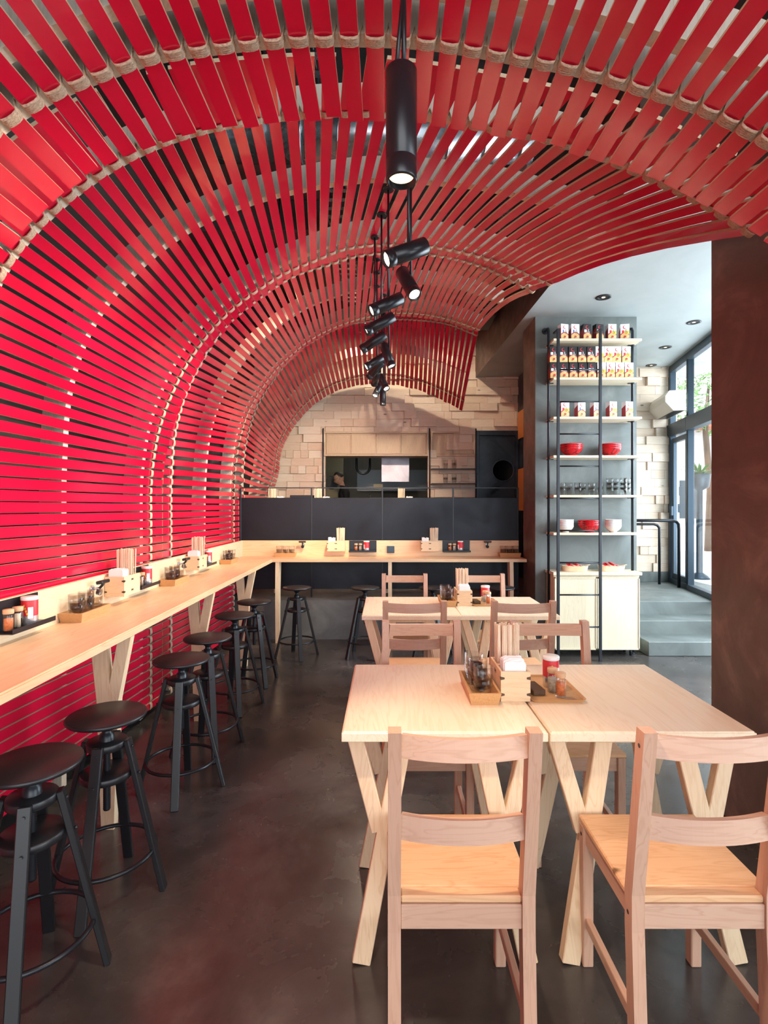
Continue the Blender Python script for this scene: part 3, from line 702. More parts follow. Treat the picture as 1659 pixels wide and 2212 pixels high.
# ================================================================== TABLEWARE PROTOTYPES
def tumbler(h=.088, r=.040, name='glass_tumbler'):
    mb = MB(); rb = r * .70
    mb.lathe([(0, 0), (rb, 0), (rb + .002, .004), (r * .90, h * .50), (r * .955, h * .56), (r, h), (r - .0022, h), (r * .93, h*.56), (r*.86, h*.5), (rb - .002, .010), (0, .010)], n=20)
    return mb.mesh(name, M['glass'])
GL = tumbler()
def glass(loc, lab, grp, s=1.0, rz=0):
    o = bpy.data.objects.new('glass_tumbler', GL); COL.objects.link(o); o.location = loc; o.scale = (s, s, s); o.rotation_euler = (0, 0, rz)
    return tag(o, lab, 'glass', grp)
def tray_mesh(lx, ly, h, wood_, fl=.010):      # flared open wooden tray, footprint lx x ly
    mb = MB(); t = .009
    def ring(a, z): return [(-lx/2 - a, -ly/2 - a, z), (lx/2 + a, -ly/2 - a, z), (lx/2 + a, ly/2 + a, z), (-lx/2 - a, ly/2 + a, z)]
    vs = ring(0, 0) + ring(fl, h) + ring(fl - t, h) + ring(-t, .008)
    fs = [(0,1,2,3)] + [(r*4+e, r*4+(e+1) % 4, r*4+4+(e+1) % 4, r*4+4+e) for r in range(3) for e in range(4)] + [(12,13,14,15)]
    mb.add(vs, fs); return mb.mesh('glass_tray', wood_)
def caddy(loc, rz, where, sticks=24, seed=1, side=False):
    """pine caddy of two joined boxes: napkins in the first, chopsticks in the second"""
    t = empty('condiment_caddy', loc, rz, 'pine box caddy with dark corner keys ' + where, 'caddy', 'pine box caddies')
    w, d, h, k = .117, .105, .118, .009; 
    for j, nm in ((0, 'napkin_box'), (1, 'chopstick_box')):
        y = (-.5 + j) * d; mb = MB()
        mb.b2(-w/2, w/2, y - d/2, y - d/2 + k, 0, h, .001); mb.b2(-w/2, w/2, y + d/2 - k, y + d/2, 0, h, .001)
        mb.b2(-w/2, -w/2 + k, y - d/2 + k, y + d/2 - k, 0, h, .001); mb.b2(w/2 - k, w/2, y - d/2 + k, y + d/2 - k, 0, h, .001)
        mb.b2(-w/2 + k, w/2 - k, y - d/2 + k, y + d/2 - k, 0, .008, .001); mb.build(nm, M['box'], t)
    mb = MB()
    for z in (.028, .092):
        for s in (-1, 1):
            for (x, a) in ((s * w/2, 0),):
                mb.prism([(0, -.007), (0, .007), (-s*.015, .0035), (-s*.015, -.0035)], (x, -d - .0002, z), (1,0,0), (0,0,1), (0,1,0), .0012)
                mb.prism([(0, -.007), (0, .007), (.015, .0035), (.015, -.0035)], (s*(w/2 + .0002), -d, z), (0,1,0), (0,0,1), (1,0,0), .0012)
                mb.prism([(-.013, -.007), (-.013, .007), (0, .0035), (.013, .007), (.013, -.007), (0, -.0035)], (s*(w/2 + .0002), 0, z), (0,1,0), (0,0,1), (1,0,0), .0012)
    mb.build('corner_key', M['dark_wood'], t)
    Mw = Matrix.Translation(Vector(loc)) @ Matrix.Rotation(rz, 4, 'Z')
    mb = MB(); r = random.Random(seed)
    for q in range(9):
        y = -d/2 - .036 + q * .009; hh = .150 + r.random() * .012; pr = []
        for e in range(9):
            a = PI * e / 8; pr.append((-.042 * math.cos(a) * (1 if e in (0, 8) else .97), hh - .010 + .010 * math.sin(a)**.4 + r.random()*.005))
        mb.prism([(-.042, .010)] + pr + [(.042, .010)], (r.random()*.004 - .002, y, 0), (1,0,0), (0,0,1), (0,1,0), .0075)
    o = mb.build('napkin_stack', M['paper']); o.location = loc; o.rotation_euler = (0, 0, rz)
    tag(o, 'folded white paper napkins in the pine box ' + where, 'napkins', 'napkin stacks')
    global STICK
    cols = 10; sticks = sticks * 10 // 8; n = 0
    for a in range(cols):
        for b_ in range(max(1, sticks // cols)):
            x = -.0415 + a * .0092; y = d/2 - .03 + b_ * .022
            if side: x, y = -.03 + b_ * .03, d/2 - .0415 + a * .0092
            o = bpy.data.objects.new('chopsticks', STICK); COL.objects.link(o)
            o.matrix_world = Mw @ Matrix.Translation((x, y, .009 + r.random() * .009)) @ Euler(((r.random()-.5)*.05, (r.random()-.5)*.05, (r.random()-.5)*.5)).to_matrix().to_4x4()
            tag(o, 'disposable wooden chopsticks standing in the pine box ' + where, 'chopsticks', 'chopsticks in the box ' + where)
mb = MB(); mb.box((-.0023, 0, .13), (.0038, .0050, .26), None, .001); mb.box((.0023, 0, .13), (.0038, .0050, .26), None, .001); STICK = mb.mesh('chopsticks', M['chopstick'])
def shaker(kind):
    t = empty('spice_shaker' if kind != 'pick' else 'toothpick_jar', (0, 0, 0)); mb = MB()
    mb.lathe([(0, 0), (.019, 0), (.0205, .003), (.0205, .074), (.0185, .078), (.0165, .078), (.0185, .072), (.0185, .008), (0, .008)], n=22); mb.build('glass_jar', M['glass'], t)
    mb = MB()
    if kind == 'pick':
        r = random.Random(4)
        for k in range(22):
            a = r.random()*6.28; q = math.sqrt(r.random())*.0145; mb.cyl((q*math.cos(a), q*math.sin(a), .009), (q*math.cos(a)*.9, q*math.sin(a)*.9, .068), .0012, 5)
        mb.build('toothpicks', M['chopstick'], t)
    else:
        mb.lathe([(0, .0085), (.0178, .0085), (.0178, .058), (.008, .061), (0, .060)], n=20); mb.build('spice', M['chili' if kind == 'chili' else 'pepper'], t)
    mb = MB(); mb.lathe([(0, .0785), (.0195, .0785), (.021, .081), (.021, .096), (.0195, .098), (0, .098)], n=22); mb.build('lid', M['cork'], t)
    return t
SHK = {k: shaker(k) for k in ('chili', 'pick', 'pepper')}
t = empty('seasoning_tin', (0, 0, 0)); mb = MB()
mb.lathe([(0, 0), (.032, 0), (.0335, .003), (.0335, .045)], n=28, mi=0); mb.lathe([(.0335, .045), (.0335, .112), (.0325, .115)], n=28, mi=1)
for k in range(5):
    a = -1.75 + k * .14
    mb.prism([(0, 0), (.006, .004), (.004, .012), (-.003, .010)], (.0337*math.cos(a), .0337*math.sin(a), .085 - k*.012), (-math.sin(a), math.cos(a), 0), (0,0,1), (math.cos(a), math.sin(a), 0), .0006, 2)
mb.prism([(-.010, 0), (.010, 0), (.010, .05), (-.010, .05)], (.0335*math.cos(-.9), .0335*math.sin(-.9), .035), (-math.sin(-.9), math.cos(-.9), 0), (0,0,1), (math.cos(-.9), math.sin(-.9), 0), .0012, 3)
mb.build('tin_body', [M['silver'], M['red_paint'], M['yellow'], M['white_print']], t)
mb = MB(); mb.lathe([(0, .115), (.0345, .115), (.0355, .118), (.0355, .127), (.034, .130), (0, .129)], n=28); mb.build('lid', M['porcelain'], t); TIN = t
OAKM = tray_mesh(.105, .275, .048, M['oak']); OAKX = tray_mesh(.235, .095, .048, M['oak_x'])
def tray(mesh, loc, rz, lab):
    o = bpy.data.objects.new('glass_tray', mesh); COL.objects.link(o); o.location = loc; o.rotation_euler = (0, 0, rz); return tag(o, lab, 'tray', 'wooden glass trays')

# ------------------------------------------------------------------ sets on the two dining tables
def table_set(dx, dy, which):
    z = ZT
    caddy((.510 + dx, 2.20 + dy, z), 0, 'on the %s dining table' % which, 24, 3)
    tray(OAKM, (.382 + dx, 2.195 + dy, z), 0, 'narrow oak tray of tumblers on the %s dining table' % which)
    for k, (x, y) in enumerate(((.385, 2.115), (.380, 2.205), (.376, 2.290))):
        for q in range(2):
            glass((x + dx, y + dy, z + .009 + q * .040), '%s tumbler of the %s pair in the oak tray on the %s table' % (('lower', 'upper')[q], ('front', 'middle', 'back')[k], which), 'tumblers on the %s dining table' % which)
    mb = MB(); pts = []
    for (cx, cy, a0) in ((.085, -.135, -90), (.085, .135, 0), (-.085, .135, 90), (-.085, -.135, 180)):
        for e in range(6): a = math.radians(a0 + e*18); pts.append((cx + .025*math.cos(a), cy + .025*math.sin(a)))
    n = len(pts)
    vs = [(x*.93, y*.95, 0) for x, y in pts] + [(x, y, .013) for x, y in pts] + [(x*.97, y*.98, .013) for x, y in pts] + [(x*.9, y*.93, .005) for x, y in pts]
    mb.add(vs, [list(range(n))[::-1]] + [(r*n+e, r*n+(e+1) % n, (r+1)*n+(e+1) % n, (r+1)*n+e) for r in range(3) for e in range(n)] + [list(range(3*n, 4*n))])
    o = mb.build('serving_tray', M['oak_x']); o.location = (.678 + dx, 2.235 + dy, z); tag(o, 'flat oak tray with rounded corners on the %s dining table' % which, 'tray')
    tz = z + .0055
    inst(TIN, (.700 + dx, 2.262 + dy, tz), 0, 'red and silver seasoning tin on the %s dining table' % which, 'tin', 'seasoning tins')
    inst(SHK['chili'], (.700 + dx, 2.135 + dy, tz), 0, 'glass chili shaker with wooden lid on the %s dining table, in front' % which, 'shaker', 'spice shakers')
    inst(SHK['pepper'], (.686 + dx, 2.195 + dy, tz), 0, 'glass pepper shaker between chili shaker and tin on the %s dining table' % which, 'shaker', 'spice shakers')
    o = MB().box((0, 0, .012), (.052, .11, .024), (0, 0, .12), .003).build('wooden_block', M['dark_wood']); o.location = (.612 + dx, 2.20 + dy, tz)
    tag(o, 'small dark wooden block lying on the oak tray of the %s table' % which, 'block')
table_set(0, 0, 'near')
table_set(.10, 2.03, 'far')

# ------------------------------------------------------------------ sets along the left counter and back counter
def wall_shelf(loc, rz, ln, lab):      # local: x = out of the wall, y = along it; back plate at x=0
    t = empty('spice_shelf', loc, rz, lab, 'shelf', 'black steel spice shelves')
    MB().b2(.001, .004, -ln/2, ln/2, 0, .135, .001).build('back_plate', M['black_metal'], t)
    mb = MB().b2(.004, .088, -ln/2, ln/2, 0, .004, .001); mb.b2(.085, .088, -ln/2, ln/2, .004, .022, .001); mb.build('tray', M['black_metal'], t)
    return t
def shakers(base, rz, items, where):
    Mx = Matrix.Translation(Vector(base)) @ Matrix.Rotation(rz, 4, 'Z')
    for (k, x, y) in items:
        p = Mx @ Vector((x, y, .0045))
        nm = {'chili': ('glass chili shaker with wooden lid ', 'shaker', 'spice shakers'), 'pick': ('glass toothpick jar with wooden lid ', 'jar', 'toothpick jars'), 'pepper': ('glass pepper shaker with wooden lid ', 'shaker', 'spice shakers'),
              'tin': ('red and silver seasoning tin ', 'tin', 'seasoning tins')}[k]
        inst(TIN if k == 'tin' else SHK[k], p, rz, nm[0] + where, nm[1], nm[2])
tilt = math.atan(.0175)
def hook(loc, rz, lab):
    t = empty('bag_hook', loc, rz, lab, 'hook', 'black bag hooks')
    mb = MB(); mb.cyl((0, 0, 0), (.012, 0, 0), .018, 16); mb.cyl((.01, 0, 0), (.05, 0, 0), .008, 10); mb.build('mount', M['silver'], t)
    mb = MB(); mb.tube([(.045, -.0, .0), (.062, 0, .018), (.070, 0, .030)], .008, 10); mb.box((.066, 0, .038), (.040, .085, .020), (0, -.15, 0), .009); mb.build('hook_head', M['black'], t)
    mb = MB(); mb.cyl((.035, 0, -.018), (.055, 0, -.022), .018, 16); mb.build('knob', M['black'], t)
LEFT = [('near', 2.39, 2.85, 3.02, 3.27, True), ('middle', 3.62, 4.10, 4.34, 4.60, True), ('far', 4.95, 5.62, None, None, True)]
for (nm, ys, yt, yh, yc, _) in LEFT:
    wall_shelf((bsx(ys), ys, 1.012), tilt, .30, 'black steel spice shelf on the left counter splashback, %s one' % nm)
    shakers((bsx(ys), ys, 1.012), tilt, [('chili', .045, -.115), ('pick', .045, -.055), ('tin', .045, .025)], 'on the %s spice shelf of the left counter' % nm)
    tray(OAKM, (bsx(yt) + .062, yt, ZC), tilt, 'oak tray of tumblers on the left counter, %s one' % nm)
    for k in range(3):
        for q in range(2):
            glass((bsx(yt) + .062, yt - .085 + k*.088, ZC + .009 + q*.040), '%s tumbler of the %s pair in the %s tray on the left counter' % (('lower', 'upper')[q], ('first', 'middle', 'last')[k], nm), 'tumblers in the %s tray of the left counter' % nm)
    if yh: hook((bsx(yh), yh, 1.09), tilt, 'black bag hook on the left splashback beside the %s pine caddy' % nm)
    if yc: caddy((bsx(yc) + .060, yc, 1.018), tilt, 'on the left counter splashback, %s one' % ('front' if nm == 'near' else 'rear'), 24, 5)
YS = 6.425
for (nm, xc, xsf) in (('left', -.595, -.28), ('right', .52, .845)):
    caddy((xc, YS - .062, 1.03), -PI/2, 'on the back counter splashback, %s one' % nm, 20, 6, True)
    wall_shelf((xsf, YS, 1.015), -PI/2, .33, 'black steel spice shelf on the back counter splashback, %s one' % nm)
    shakers((xsf, YS, 1.015), -PI/2, [('chili', .045, -.08), ('pick', .045, -.028), ('tin', .045, .045)], 'on the %s spice shelf of the back counter' % nm)
for (nm, xt) in (('left', -1.20), ('right', 1.47)):
    tray(OAKX, (xt, 6.345, ZC), 0, 'oak tray of tumblers at the %s end of the back counter' % nm)
    for k in range(3):
        for q in range(2):
            glass((xt - .075 + k*.075, 6.345, ZC + .009 + q*.040), '%s tumbler, %s pair, in the tray at the %s end of the back counter' % (('lower', 'upper')[q], ('left', 'middle', 'right')[k], nm), 'tumblers at the %s end of the back counter' % nm, .92)
hook((-1.00, YS, 1.10), -PI/2, 'black bag hook on the back splashback beside the left tumbler tray')
hook((1.215, YS, 1.10), -PI/2, 'black bag hook on the back splashback beside the right tumbler tray')
# ================================================================== SHELVING BY THE COLUMN
YF = 5.50; FS = F / YF
def sx(x): return (x - CX) / FS
ZSH = [3.296, 2.894, 2.488, 2.088, 1.678, 1.287]
t = empty('pipe_shelving', (0, YF, 0), 0, 'tall wall shelving of pale boards on black pipes in front of the grey column', 'shelving')
for z in ZSH:
    MB().b2(1.73, 2.645, .0, .265, z - .024, z, .002).build('shelf_board', M['shelf'], t)
for x in (1.725, 2.615):
    mb = MB(); xx = x
    mb.tube([(xx, .28, 3.46), (xx, .20, 3.46), (xx, .165, 3.45), (xx, .15, 3.42), (xx, .15, 3.3), (xx, .15, .02)], .014, 12); mb.cyl((xx, .272, 3.46), (xx, .28, 3.46), .035, 18)
    mb.cyl((xx, .15, 0), (xx, .15, .012), .032, 18)
    for z in ZSH: mb.cyl((xx, .15, z - .036), (xx, .15, z - .024), .022, 14); mb.b2(xx - (.0 if x < 2 else .05), xx + (.05 if x < 2 else 0), .14, .16, z - .034, z - .025, .001)
    mb.build('pipe_upright', M['black_metal'], t)
t = empty('base_cabinet', (2.185, YF + .2, 0), 0, 'pale birch two-door cabinet standing below the shelving', 'cabinet')
MB().b2(-.445, .445, -.17, .07, .07, .845, .002).build('body', M['cab'], t)
MB().b2(-.460, .460, -.205, .075, .846, .880, .004).build('worktop', M['cab'], t)
for s in (-1, 1):
    mb = MB(); mb.b2(s*.004 if s > 0 else -.44, .44 if s > 0 else -.004, -.186, -.171, .075, .828, .002, 0)
    a, c = (.004, .44) if s > 0 else (-.44, -.004)
    for (x0, x1, z0, z1) in ((a, a+.012, .075, .828), (c-.012, c, .075, .828), (a, c, .075, .09), (a, c, .813, .828)): mb.b2(x0, x1, -.193, -.186, z0, z1, .001)
    mb.build('door', M['cab'], t)
for x in (-.38, .38):
    for y in (-.12, .03): MB().cyl((x, y, 0), (x, y, .07), .014, 10).build('foot', M['black_metal'], t)
t = empty('library_ladder', (1.945, 5.36, 0), 0, 'slim black metal ladder leaning in front of the shelving', 'ladder')
for x in (-.212, .212): mb = MB().b2(x - .014, x + .014, -.010, .010, 0, 3.35, .002); mb.bar((x, 0, 3.34), (x, .13, 3.345), .026, .012, (0,0,1), .001); mb.build('rail', M['black_metal'], t)
for k in range(9): MB().cyl((-.20, 0, .345 + k*.324), (.20, 0, .345 + k*.324), .008, 10).build('rung', M['black_metal'], t)

# ------------------------------------------------------------------ noodle cartons
def glyph(ch, size):
    cu = bpy.data.curves.new('g', 'FONT'); cu.body = ch; cu.size = size; cu.align_x = 'CENTER'; cu.resolution_u = 3
    o = bpy.data.objects.new('g', cu); COL.objects.link(o); bpy.context.view_layer.update()
    me = o.evaluated_get(bpy.context.evaluated_depsgraph_get()).to_mesh()
    vs = [tuple(v.co) for v in me.vertices]; fs = [tuple(p.vertices) for p in me.polygons]
    bpy.data.objects.remove(o); bpy.data.curves.remove(cu); return vs, fs
def carton(kind):
    w, d, h = .088, .068, .166; mb = MB()
    mb.b2(-w/2, w/2, -d/2, d/2, 0, h, .0015, {'black': 1}.get(kind, 0))
    y = -d/2 - .0005
    def flat(poly, mi, lift=0): mb.prism(poly, (0, y - lift, 0), (1,0,0), (0,0,1), (0,1,0), .0006, mi)
    # lower picture: maroon swoosh, bowl of orange broth, egg, greens
    arc = [(-w/2 + .001, .002), (w/2 - .001, .002), (w/2 - .001, .062)] + [(w/2 - .001 - (w - .002)*k/8, .062 + .022*math.sin(PI*k/8)) for k in range(1, 8)] + [(-w/2 + .001, .062)]
    flat(arc, 5)
    flat([(-w/2 + .001, .002), (w/2 - .001, .002), (w/2 - .001, .048)] + [(w/2 - .001 - (w - .002)*k/8, .048 + .026*math.sin(PI*k/8)) for k in range(1, 8)] + [(-w/2 + .001, .048)], 4, .0006)
    flat([(.006*math.cos(a) * 1.6 + .026, .006*math.sin(a)*1.6 + .030) for a in [2*PI*k/12 for k in range(12)]], 0, .0012)
    flat([(.006*math.cos(a) + .026, .006*math.sin(a) + .030) for a in [2*PI*k/10 for k in range(10)]], 3, .0018)
    flat([(-.012, .030), (.010, .026), (.014, .040), (.0, .046), (-.014, .040)], 6, .0012); flat([(-.022, .022), (-.006, .016), (.006, .024), (-.008, .031)], 7, .0014)
    # ring logo: an open red swirl
    R = []; n = 20
    for k in range(n + 1): a = math.radians(60 + 290*k/n); R.append((.0185*math.cos(a) - .002, .0185*math.sin(a) + .132))
    for k in range(n, -1, -1): a = math.radians(60 + 290*k/n); q = .0185 - .0085*math.sin(PI*k/n); R.append((q*math.cos(a) - .002, q*math.sin(a) + .132))
    for k in range(n): flat([R[k], R[k+1], R[2*n + 1 - (k+1)], R[2*n + 1 - k]], 6, .0004)
    # side patch and brush writing
    if kind == 'blue': flat([(-.024, .074), (-.012, .074), (-.012, .104), (-.024, .104)], 2, .0006)
    if kind == 'yellow': flat([(-.030, .066), (-.008, .060), (-.008, .100), (-.030, .100)], 6, .0002); flat([(-.022, .066), (w/2 - .002, .060), (w/2 - .002, .096), (-.022, .088)], 3, .0001)
    if kind == 'black': flat([(-.034, .078), (-.008, .078), (-.008, .106), (-.034, .106)], 0, .0002)
    for ch, cx, cz, sz in (('え', .010, .086, .030), ('び', .012, .062, .030)):
        vs, fs = glyph(ch, sz); mb.add([(x + cx, y - .0022, z + cz) for x, z, _ in vs], fs, 0 if kind == 'black' else 1)
    mb.prism([(-d/2 + .003, .01), (d/2 - .003, .01), (d/2 - .003, .10), (-d/2 + .003, .13)], (-w/2 - .0003, 0, 0), (0,1,0), (0,0,1), (1,0,0), .0006, 5)
    return mb.mesh('noodle_carton', [M['white_print'], M['ink'], M['blue_paint'], M['yellow'], M['broth'], M['maroon'], M['red_paint'], M['green']])
CT = {k: carton(k) for k in ('blue', 'black', 'yellow')}
def put_carton(kind, x, z, rz, lab, grp):
    o = bpy.data.objects.new('noodle_carton', CT[kind]); COL.objects.link(o); o.location = (x, YF + .085, z + .0008); o.rotation_euler = (0, 0, math.radians(rz)); return tag(o, lab, 'carton', grp)
od = ('first', 'second', 'third', 'fourth', 'fifth', 'sixth')
cn = {'blue': 'white noodle carton with blue mark', 'black': 'black noodle carton with red swirl', 'yellow': 'white and yellow noodle carton'}
for k, (x, kd, rz) in enumerate([(1222, 'blue', 14), (1246, 'blue', 6), (1272, 'black', 8), (1299, 'black', 12), (1327, 'yellow', 3), (1356, 'yellow', -10)]):
    put_carton(kd, sx(x), ZSH[0], rz, cn[kd] + ' on the top shelf, ' + od[k] + ' from the left', 'cartons on the top shelf')
for row, (xb_, xy_) in enumerate((((1201, 1222.5, 1243, 1263, 1283), (1304, 1324, 1344, 1364)), ((1200, 1221, 1241.5, 1261.5, 1281.5), (1300, 1319, 1337.5, 1358)))):
    for k, x in enumerate(xb_): put_carton('black', sx(x), ZSH[1] + row*.168, 0, 'black noodle carton, %s row of the second shelf, %s from the left' % (('lower', 'upper')[row], od[k]), 'black cartons on the second shelf')
    for k, x in enumerate(xy_): put_carton('yellow', sx(x), ZSH[1] + row*.168, 0, 'white and yellow noodle carton, %s row of the second shelf, %s after the black ones' % (('lower', 'upper')[row], od[k]), 'white cartons on the second shelf')
for k, (x, kd, rz) in enumerate([(1224, 'yellow', 4), (1259, 'blue', 14), (1293, 'blue', 16), (1328, 'yellow', 14), (1363, 'yellow', 14)]):
    put_carton(kd, sx(x), ZSH[2], rz, cn[kd] + ' on the third shelf, ' + od[k] + ' from the left', 'cartons on the third shelf')

# ------------------------------------------------------------------ bowls
def bowl_prof(r, h, foot): 
    return [(0, 0), (foot, 0), (foot, .010), (foot*1.15, .014), (r*.62, h*.28), (r*.86, h*.58), (r*.97, h*.86), (r, h), (r - .005, h), (r*.93, h*.84), (r*.80, h*.55), (r*.5, h*.25), (0, h*.18)]
def outer_r(prof, z):
    P = prof[2:8]
    for (a, b_), (c, d) in zip(P, P[1:]):
        if b_ <= z <= d: return a + (c - a) * (z - b_) / (d - b_)
    return P[-1][0]
def bowl(name, r, h, mat, text=None, dz=0):
    pr = bowl_prof(r, h, r*.42); mb = MB(); mb.lathe(pr, n=36)
    if text:
        for ch, ang_ in text:
            vs, fs = glyph(ch, h * .85); out = []
            for (x, y, _) in vs:
                z = min(max(y + h*.25, .016), h*.98); rr = outer_r(pr, z) + .0015; a = math.radians(ang_) + x / rr; out.append((rr*math.cos(a), rr*math.sin(a), z))
            mb.add(out, fs, 1)
    return mb.mesh(name, [mat, M['ink']])
T1 = [('え', -78), ('そ', -140), ('び', -20), ('ば', 60)]; T2 = [('び', -82), ('え', -150), ('そ', -20), ('ば', 60)]
RB = {k: bowl('noodle_bowl', .116, .088, M['bowl_red'], v) for k, v in (('a', T1), ('b', T2))}
WBM = bowl('white_bowl', .084, .070, M['porcelain'])
def stack(me, x, z, n, dz, name, lab, cat, grp, y=.12):
    for k in range(n):
        o = bpy.data.objects.new(name, me); COL.objects.link(o); o.location = (x, YF + y, z + k*dz)
        tag(o, lab % (('bottom', 'second', 'third', 'fourth', 'top')[k] if k < n-1 else 'top'), cat, grp)
stack(RB['a'], sx(1243), ZSH[3], 3, .020, 'noodle_bowl', '%s red bowl with black brush writing, left stack on the fourth shelf', 'bowl', 'red bowls, fourth shelf left')
stack(RB['b'], sx(1328), ZSH[3], 3, .020, 'noodle_bowl', '%s red bowl with black brush writing, right stack on the fourth shelf', 'bowl', 'red bowls, fourth shelf right')
stack(WBM, sx(1230), ZSH[5], 5, .0165, 'rice_bowl', '%s white bowl of the left white stack on the lowest shelf', 'bowl', 'white bowls, left stack')
stack(RB['a'], sx(1283), ZSH[5], 3, .020, 'noodle_bowl', '%s red bowl between the white stacks on the lowest shelf', 'bowl', 'red bowls, lowest shelf')
stack(WBM, sx(1335), ZSH[5], 5, .0165, 'rice_bowl', '%s white bowl of the right white stack on the lowest shelf', 'bowl', 'white bowls, right stack')
# tumblers on the fifth shelf
xs5 = [(1216.5, 2), (1235.5, 2), (1252, 2), (1266, 2), (1282, 2), (1305, 2), (1322, 3), (1338, 3), (1352, 3), (1365, 3)]
for k, (x, n) in enumerate(xs5):
    for q in range(n):
        glass((sx(x) + .02, YF + .10 + (k % 2)*.05, ZSH[4] + q*.050), '%s tumbler in stack %s from the left on the fifth shelf' % (('bottom', 'middle', 'top')[q] if n == 3 else ('bottom', 'top')[q], 'one two three four five six seven eight nine ten'.split()[k]), 'tumblers on the fifth shelf', .95)
# baskets with spoons
for k, (x, lab) in enumerate(((1250, 'left'), (1331, 'right'))):
    mb = MB(); pr = []
    ring = lambda a, z: [((.125 + a) * math.copysign(abs(math.cos(q))**.6, math.cos(q)), (.055 + a) * math.copysign(abs(math.sin(q))**.6, math.sin(q)), z) for q in [2*PI*e/28 for e in range(28)]]
    vs = ring(0, 0) + ring(.012, .055) + ring(.005, .055) + ring(-.008, .008); n = 28
    mb.add(vs, [list(range(n))[::-1]] + [(r*n+e, r*n+(e+1) % n, (r+1)*n+(e+1) % n, (r+1)*n+e) for r in range(3) for e in range(n)] + [list(range(3*n, 4*n))])
    mb.bar((.08, 0, .05), (.16, -.01, .066), .022, .006, (0,0,1), .002)
    o = mb.build('spoon_basket', M['box']); o.location = (sx(x), YF + .12, .8805); tag(o, 'oval pale wooden basket holding red spoons, %s one on the cabinet' % lab, 'basket', 'spoon baskets')
    for j in range(4):
        mb = MB(); mb.lathe([(0, -.012), (.016, -.009), (.025, -.001), (.024, .001), (.015, -.005), (0, -.008)], n=16)
        mb.sweep([(.022, 0, 0), (.05, 0, .006), (.09, 0, .004), (.12, 0, 0)], .010, .005)
        s_ = mb.build('soup_spoon', M['bowl_red']); s_.location = (sx(x) - .07 + j*.028, YF + .11 + (j % 2)*.02, .950 + (j % 3)*.008); s_.rotation_euler = (.35 - j*.25, .42, -.2 + j*.12)
        tag(s_, 'red soup spoon lying in the %s wooden basket' % lab, 'spoon', 'red spoons in the %s basket' % lab)

# ================================================================== ENTRANCE: rails, air curtain, downlights
t = empty('handrail', (3.0, 7.3, .45), 0, 'black bent pipe handrail on the entrance landing, front one', 'handrail')
mb = MB(); mb.tube([(.0, 0, .92), (.92, 0, .92), (.98, 0, .905), (1.01, 0, .87), (1.015, 0, .80), (1.015, 0, 0)], .021, 14); mb.tube([(0, 0, .92), (0, 0, 0)], .021, 14); mb.build('rail', M['black_metal'], t)
t = empty('handrail', (3.0, 7.62, .45), 0, 'black bent pipe handrail on the landing, rear one against the wood wall', 'handrail')
mb = MB(); mb.tube([(.0, 0, .86), (.83, 0, .86), (.88, 0, .845), (.91, 0, .81), (.912, 0, .76), (.912, 0, 0)], .019, 14); mb.tube([(0, 0, .86), (0, 0, 0)], .019, 14); mb.build('rail', M['black_metal'], t)
t = empty('air_curtain', (3.93, 7.45, 2.84), -ang, 'cream box-shaped air curtain mounted above the glass entrance door', 'air curtain')
mb = MB(); mb.prism([(.12, 0), (.12, .27), (-.08, .27), (-.13, .20), (-.13, .12), (-.03, 0)], (0, 0, 0), (1,0,0), (0,0,1), (0,1,0), .74); mb.build('housing', M['ac'], t)
MB().b2(-.02, .10, -.33, .33, -.006, -.001, .001).build('outlet_slot', M['black'], t)
for k, (x, y, lab) in enumerate(((2.14, 5.24, 'nearest the red slats'), (3.44, 5.95, 'nearest the brown pillar'), (3.61, 6.88, 'third from the front'), (3.86, 7.75, 'farthest, above the entrance door'))):
    t = empty('recessed_downlight', (x, y, 3.62), 0, 'round black recessed ceiling downlight, ' + lab, 'downlight', 'recessed downlights')
    mb = MB(); mb.lathe([(.045, -.001), (.075, -.001), (.075, -.006), (.050, -.006), (.045, -.001)], n=26); mb.lathe([(0, -.0015), (.05, -.0015)], n=26); mb.build('trim_ring', M['black'], t)
    mb = MB(); mb.disc(.018, -.004); mb.build('lamp', M['bulb_dim'], t)

# ================================================================== BACK WALL: cabinets, hatch, door
def cabf(name, x0, x1, z0, z1, n, lab):
    t = empty(name, ((x0+x1)/2, 8.50, z0), 0, lab, 'cabinet'); w = (x1-x0)/2; h = z1 - z0; mb = MB()
    for (a, c, e, f) in ((-w, w, 0, .028), (-w, w, h-.028, h), (-w, -w+.028, .028, h-.028), (w-.028, w, .028, h-.028)): mb.b2(a, c, -.055, .30, e, f, .002)
    mb.b2(-w + .02, w - .02, .28, .30, .02, h - .02, 0); mb.build('body', M['cab_warm'], t)
    dw = (2*w - .06)/n
    for k in range(n):
        a = -w + .03 + k*dw; y = -.040 if k in (1, 2) and n == 4 or (n == 2 and k) else -.022; mb = MB(); mb.b2(a + .002, a + dw - .002, y + .004, y + .014, .032, h - .032, .001)
        for (p, q, r_, s_) in ((a + .002, a+dw-.002, .032, .050), (a+.002, a+dw-.002, h-.050, h-.032), (a+.002, a+.020, .05, h-.05), (a+dw-.020, a+dw-.002, .05, h-.05)): mb.b2(p, q, y - .012, y + .006, r_, s_, .002)
        d_ = mb.build('sliding_door' if n == 4 else 'door', M['cab_warm'], t)
        if n == 2 and k == 1: MB().cyl((a + .035, y + .002, h*.42), (a + .035, y - .004, h*.42), .008, 10).build('lock', M['ink'], d_)
cabf('wall_cabinet', -.985, .668, 2.365, 2.755, 4, 'ash wall cabinet with four sliding doors above the kitchen hatch, lit in the middle')
cabf('wall_cabinet', .712, 1.415, 2.365, 2.755, 2, 'ash wall cabinet with two doors between the hatch and the steel door')
